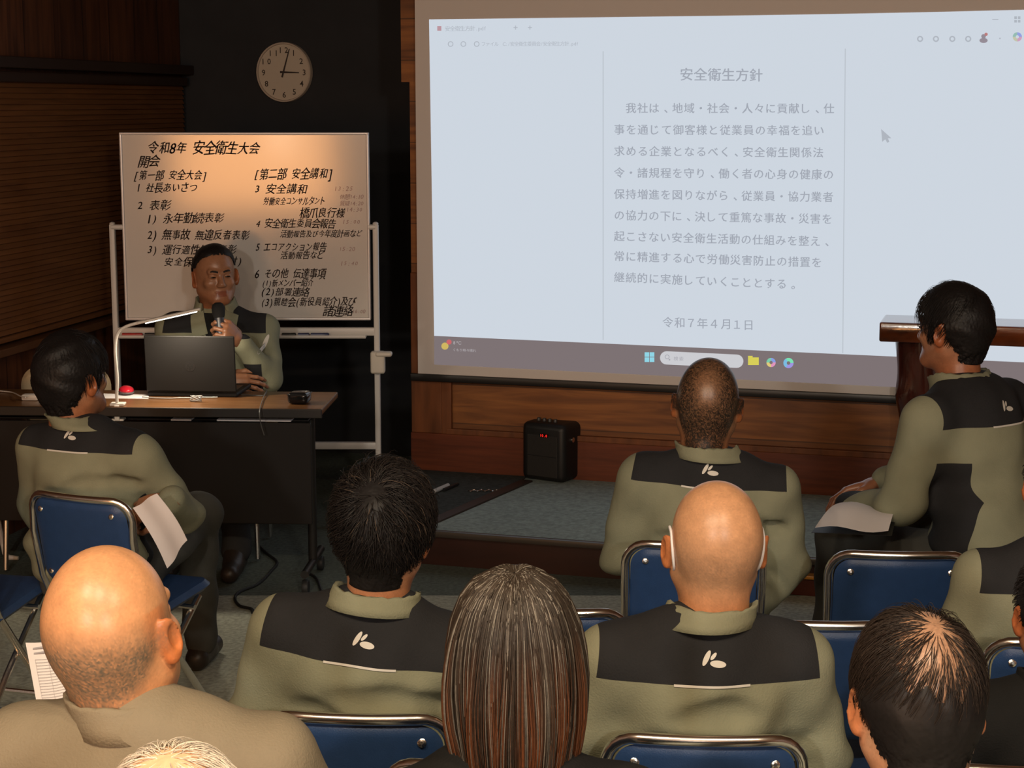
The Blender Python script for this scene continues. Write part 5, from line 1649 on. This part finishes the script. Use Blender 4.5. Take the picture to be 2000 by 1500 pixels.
# wristwatch
# ------------------------------------------------------------------ loudspeaker on the stage
sp0 = wpl(1062, 940, 0.15)
spk = thing('portable_loudspeaker', 'black portable loudspeaker with a red digital display on the stage', 'loudspeaker', MW @ Vector((sp0.x + 0.02, sp0.y + 0.085, 0.15)), -AW - math.radians(16))
hS = 0.275
prof = [(-0.105, 0.085), (-0.105, -0.055), (-0.085, -0.088), (0.085, -0.088), (0.105, -0.055), (0.105, 0.085)]
MB().box((0, 0, hS / 2), (0.235, 0.19, hS), 0.030, seg=4).build('cabinet', mat('speaker_black', (0.008, 0.008, 0.008), 0.5), spk)
MB().box((0, -0.094, hS * 0.44), (0.165, 0.008, hS * 0.72), 0.004).build('grille', mat('speaker_grille', (0.026, 0.025, 0.024), 0.7, 0, 0.3, 0.3, 400), spk)
MB().box((0, -0.0955, hS * 0.44), (0.156, 0.008, 0.002), 0.0).build('grille_seam', BLACKPL, spk)
MB().box((0.012, -0.0985, hS * 0.80), (0.044, 0.003, 0.018), 0.001).build('display_window', mat('display_dark', (0.02, 0.003, 0.003), 0.2), spk)
mb = MB(); write(mb, '10.0', lambda x, y: (x, -0.1005, y), (-0.010, hS * 0.80), (0.030, hS * 0.80), 0.017, off=0.01)
mb.build('display_digits', emis('red_led', (1.0, 0.03, 0.02), 1.3), spk, smooth=False)
for x in (-0.055, -0.025, 0.005, 0.035):
    MB().lathe([(0.009, hS), (0.009, hS + 0.012), (0.007, hS + 0.015)], 12, Matrix.Translation((x, -0.035, 0))).build('knob', mat('knob_grey', (0.06, 0.06, 0.06), 0.4), spk)
MB().lathe([(0.012, 0), (0.012, 0.006)], 14, Matrix.Translation((0.1185, -0.02, hS * 0.72)) @ Matrix.Rotation(PI / 2, 4, 'Y')).build('side_socket', CHROME, spk)
# small black tool with a pale grip, and a glinting cord on the dark carpet
a_, b_ = WZ(848, 962, 0.160), WZ(884, 947, 0.160)
t = thing('pointer_pen', 'pale and black pointer pen lying on the dark stage carpet', 'pen', (a_.x, a_.y, 0.156))
dd_ = Vector((b_.x - a_.x, b_.y - a_.y, 0))
MB().tube([(0, 0, 0.010), dd_ * 0.75 + Vector((0, 0, 0.011))], 0.010, 10).build('barrel', mat('pale_grip', (0.45, 0.45, 0.46), 0.4), t)
MB().tube([dd_ * 0.4 + Vector((0.012, -0.022, 0.008)), dd_ * 1.15 + Vector((0.012, -0.022, 0.008))], 0.008, 8).build('clip', BLACKPL, t)
pts = [WZ(915 + 3 * k, 958 + 1.5 * math.sin(k * 1.3), 0.159) for k in range(20)]
tag(MB().tube(bez(pts, 3), 0.0028, 6).build('bead_cord', CHROME), 'thin glinting metal cord on the dark carpet left of the loudspeaker', 'cord')
# ------------------------------------------------------------------ log lectern
lc = wpl(1790, 996, 0.15)
lect = thing('log_lectern', 'lacquered log lectern with a thick slab top in front of the screen', 'lectern', MW @ Vector((lc.x, lc.y + 0.07, 0.15)), -AW)
LAQ = mat('lacquered_log', (0.050, 0.010, 0.006), 0.16, 0, 0.6, 0.75, 9, 0.35, 14, 0.6, (1.6, 1.6, 0.35))
def log(x, name):
    V = []; F = []; n = 40; mz = 30; Hh = 0.745
    rs = np.random.default_rng(int(abs(x) * 100) + 5); phs = rs.random(8) * 6
    for i in range(mz + 1):
        z = Hh * i / mz
        for k in range(n):
            a_ = 2 * PI * k / n
            r = 0.098 + 0.012 * math.sin(2 * a_ + phs[0] + z * 3) + 0.009 * math.sin(5 * a_ + phs[1] + 6 * z) + 0.010 * math.sin(9 * z + phs[2] + a_) + 0.02 * math.exp(-((z - 0.50) / 0.07) ** 2) * max(0, math.cos(a_ - PI)) + 0.022 * math.exp(-((z - 0.06) / 0.09) ** 2) * max(0, math.cos(a_ + 2.6)) + 0.016 * math.exp(-z / 0.06)
            V.append((x + r * math.cos(a_), r * math.sin(a_), z))
    for i in range(mz):
        for k in range(n):
            F.append((i * n + k, i * n + (k + 1) % n, (i + 1) * n + (k + 1) % n, (i + 1) * n + k))
    F.append(tuple(range(n - 1, -1, -1))); F.append(tuple(range(mz * n, mz * n + n)))
    mb = MB(); mb.add(V, F)
    return mb.build(name, LAQ, lect)
log(0.0, 'log_leg'); log(1.12, 'log_leg')
st = W(1707, 640, 7.5)
def slabx(u): return (lect.matrix_basis.inverted() @ W(u, 640, 7.45)).x if False else None
SLAB = mat('lacquered_slab', (0.15, 0.034, 0.008), 0.14, 0, 0.6, 0.97, 3.2, 0.1, 20, 0.7, (1.0, 2, 2))
MB().box((0.575, -0.06, 0.790), (1.50, 0.28, 0.084), 0.008).build('slab_top', SLAB, lect)
# ------------------------------------------------------------------ papers held by the audience
def curved_sheet(name, C4, label, cat, bend=0.02, m=PAPER, lines=0, n=10, group=None, parent_lines=True):
    """four corners, bent a little along the first edge"""
    a_, b_, c_, d_ = [Vector(q) for q in C4]
    nr = (b_ - a_).cross(d_ - a_).normalized()
    V = []; F = []
    for lay in (0, 1):
        for i in range(n + 1):
            for j in range(n + 1):
                s_, t_ = i / n, j / n
                p = a_ * (1 - s_) * (1 - t_) + b_ * s_ * (1 - t_) + c_ * s_ * t_ + d_ * (1 - s_) * t_
                p = p + nr * (bend * math.sin(PI * t_) + 0.4 * bend * math.sin(2 * PI * s_) - 0.0012 * lay)
                V.append(p)
    N = (n + 1) ** 2
    for i in range(n):
        for j in range(n):
            q = [i * (n + 1) + j, (i + 1) * (n + 1) + j, (i + 1) * (n + 1) + j + 1, i * (n + 1) + j + 1]
            F.append(tuple(q)); F.append(tuple(k + N for k in q[::-1]))
    for i in range(n):
        for e in ((i, 0, i + 1, 0), (i, n, i + 1, n), (0, i, 0, i + 1), (n, i, n, i + 1)):
            p0, p1 = e[0] * (n + 1) + e[1], e[2] * (n + 1) + e[3]
            F.append((p0, p1, p1 + N, p0 + N))
    mb = MB(); mb.add(V, F)
    o = mb.build(name, m)
    tag(o, label, cat, group)
    if lines:
        mb = MB()
        def at(s_, t_):
            return a_ * (1 - s_) * (1 - t_) + b_ * s_ * (1 - t_) + c_ * s_ * t_ + d_ * (1 - s_) * t_ + nr * (bend * math.sin(PI * t_) + 0.4 * bend * math.sin(2 * PI * s_) + SGN * 0.0015)
        SGN = 1 if nr.dot(Vector((0, 0, HC)) - a_) > 0 else -1
        if SGN < 0: SGN = -2
        for k in range(lines):
            t_ = 0.18 + 0.76 * k / lines
            for j in range(8):
                s0_, s1_ = 0.08 + 0.84 * j / 8, 0.08 + 0.84 * (j + 1) / 8
                mb.add([at(s0_, t_), at(s1_, t_), at(s1_, t_ + 0.004), at(s0_, t_ + 0.004)], [(0, 1, 2, 3)])
        for k in range(6):
            s_ = 0.08 + 0.84 * k / 5
            for j in range(8):
                t0_, t1_ = 0.18 + 0.76 * j / 8, 0.18 + 0.76 * (j + 1) / 8
                mb.add([at(s_, t0_), at(s_ + 0.003, t0_), at(s_ + 0.003, t1_), at(s_, t1_)], [(0, 1, 2, 3)])
        for k in range(2):
            mb.add([at(0.08, 0.06 + 0.05 * k), at(0.6, 0.06 + 0.05 * k), at(0.6, 0.075 + 0.05 * k), at(0.08, 0.075 + 0.05 * k)], [(0, 1, 2, 3)])
        mb.build('printed_table', INK, o, smooth=False)
    return o
curved_sheet('paper_sheet', [W(260, 992, 4.90), W(307, 964, 4.86), W(366, 1055, 4.76), W(327, 1110, 4.78)], 'white sheet of paper hanging from the hand of the man at left', 'paper', 0.012)
curved_sheet('paper_sheet', [W(50, 1256, 2.98), W(200, 1240, 3.0), W(225, 1405, 2.86), W(82, 1432, 2.84)], 'printed table sheet held by the balding man in the coat', 'paper', 0.01, lines=24)
curved_sheet('paper_sheet', [W(1104, 1424, 3.66), W(1160, 1426, 3.66), W(1160, 1388, 3.80), W(1115, 1388, 3.80)], 'corner of a white sheet seen right of the long brown hair', 'paper', 0.004)
# ------------------------------------------------------------------ floor cables, power plug
CAB = mat('black_cable', (0.012, 0.012, 0.012), 0.5)
def fl(pts, z=0.006): return bez([WZ(u, v, z) for u, v in pts], 6)
m = MB().tube(fl([(500, 1060), (520, 1080), (541, 1098), (530, 1115), (505, 1140), (470, 1155), (459, 1168), (468, 1183), (492, 1190), (500, 1206), (530, 1214), (575, 1222), (640, 1236)]), 0.006, 8)
tag(m.build('floor_cable', CAB), 'black cable snaking over the carpet from the desk towards the front chairs', 'cable')
m = MB().tube(fl([(490, 1192), (495, 1200), (510, 1205), (530, 1203)]), 0.003, 6)
tag(m.build('thin_cable', CAB), 'short thin cord looping beside the black floor cable', 'cable')
m = MB().tube(fl([(600, 1118), (618, 1130), (626, 1150), (634, 1172), (644, 1196), (660, 1220)]), 0.006, 8)
tag(m.build('floor_cable', CAB), 'black cable running from the desk caster behind the spiky-haired man', 'cable')

t0_ = 5.02
cb = [W(1585, 1040, 4.9), W(1742, 1046, 4.95), W(1752, 1000, 5.15), W(1618, 996, 5.12)]
curved_sheet('clipboard', cb, 'dark clipboard under the papers of the man turned to the left', 'clipboard', 0.001, mat('dark_board', (0.012, 0.011, 0.011), 0.5))
up = Vector((0, 0, 0.008))
curved_sheet('paper_sheet', [W(1592, 1030, 4.9) + up * 0, W(1735, 1036, 4.95), W(1750, 992, 5.15), W(1640, 982, 5.12)], 'white papers on the clipboard of the man turned to the left', 'paper', 0.018)

# added block for the lit nosing and a pale stand foot at the left edge
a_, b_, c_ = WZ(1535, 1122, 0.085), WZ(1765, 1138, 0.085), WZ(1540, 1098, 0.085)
glow_block = thing('nosing_glow_block', 'added low block, top painted as orange light on the stage nosing, behind the empty chair', 'block', (a_.x, a_.y, 0), -AW)
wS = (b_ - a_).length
MB().box((wS / 2, 0.085, 0.078), (wS, 0.17, 0.014), 0.003).build('glow_top', mat('painted_nosing_light', (0.62, 0.27, 0.035), 0.3, 0, 0.5, 0.2, 6, stretch=(0.5, 4, 4)), glow_block)  # orange light on the stage nosing put into the top's colour
MB().box((wS / 2, 0.09, 0.0355), (wS - 0.02, 0.14, 0.071), 0.002).build('block_face', mat('dark_red_block_face', (0.09, 0.018, 0.008), 0.4), glow_block)
q0 = WZ(16, 1094, 0.0)
ft = thing('metal_stand', 'pale L-shaped metal stand foot on the floor at the left edge', 'stand', (q0.x, q0.y, 0), 0)
MB().tube([(-0.03, 0, 0.14), (-0.012, 0, 0.03), (0, 0, 0.012), (0.045, -0.005, 0.010)], [0.011, 0.012, 0.012, 0.008], 10).build('bent_tube', WHITEMETAL, ft)
MB().tube([(-0.03, 0, 0.13), (-0.07, 0, 0.55)], 0.012, 10).build('upright', WHITEMETAL, ft)
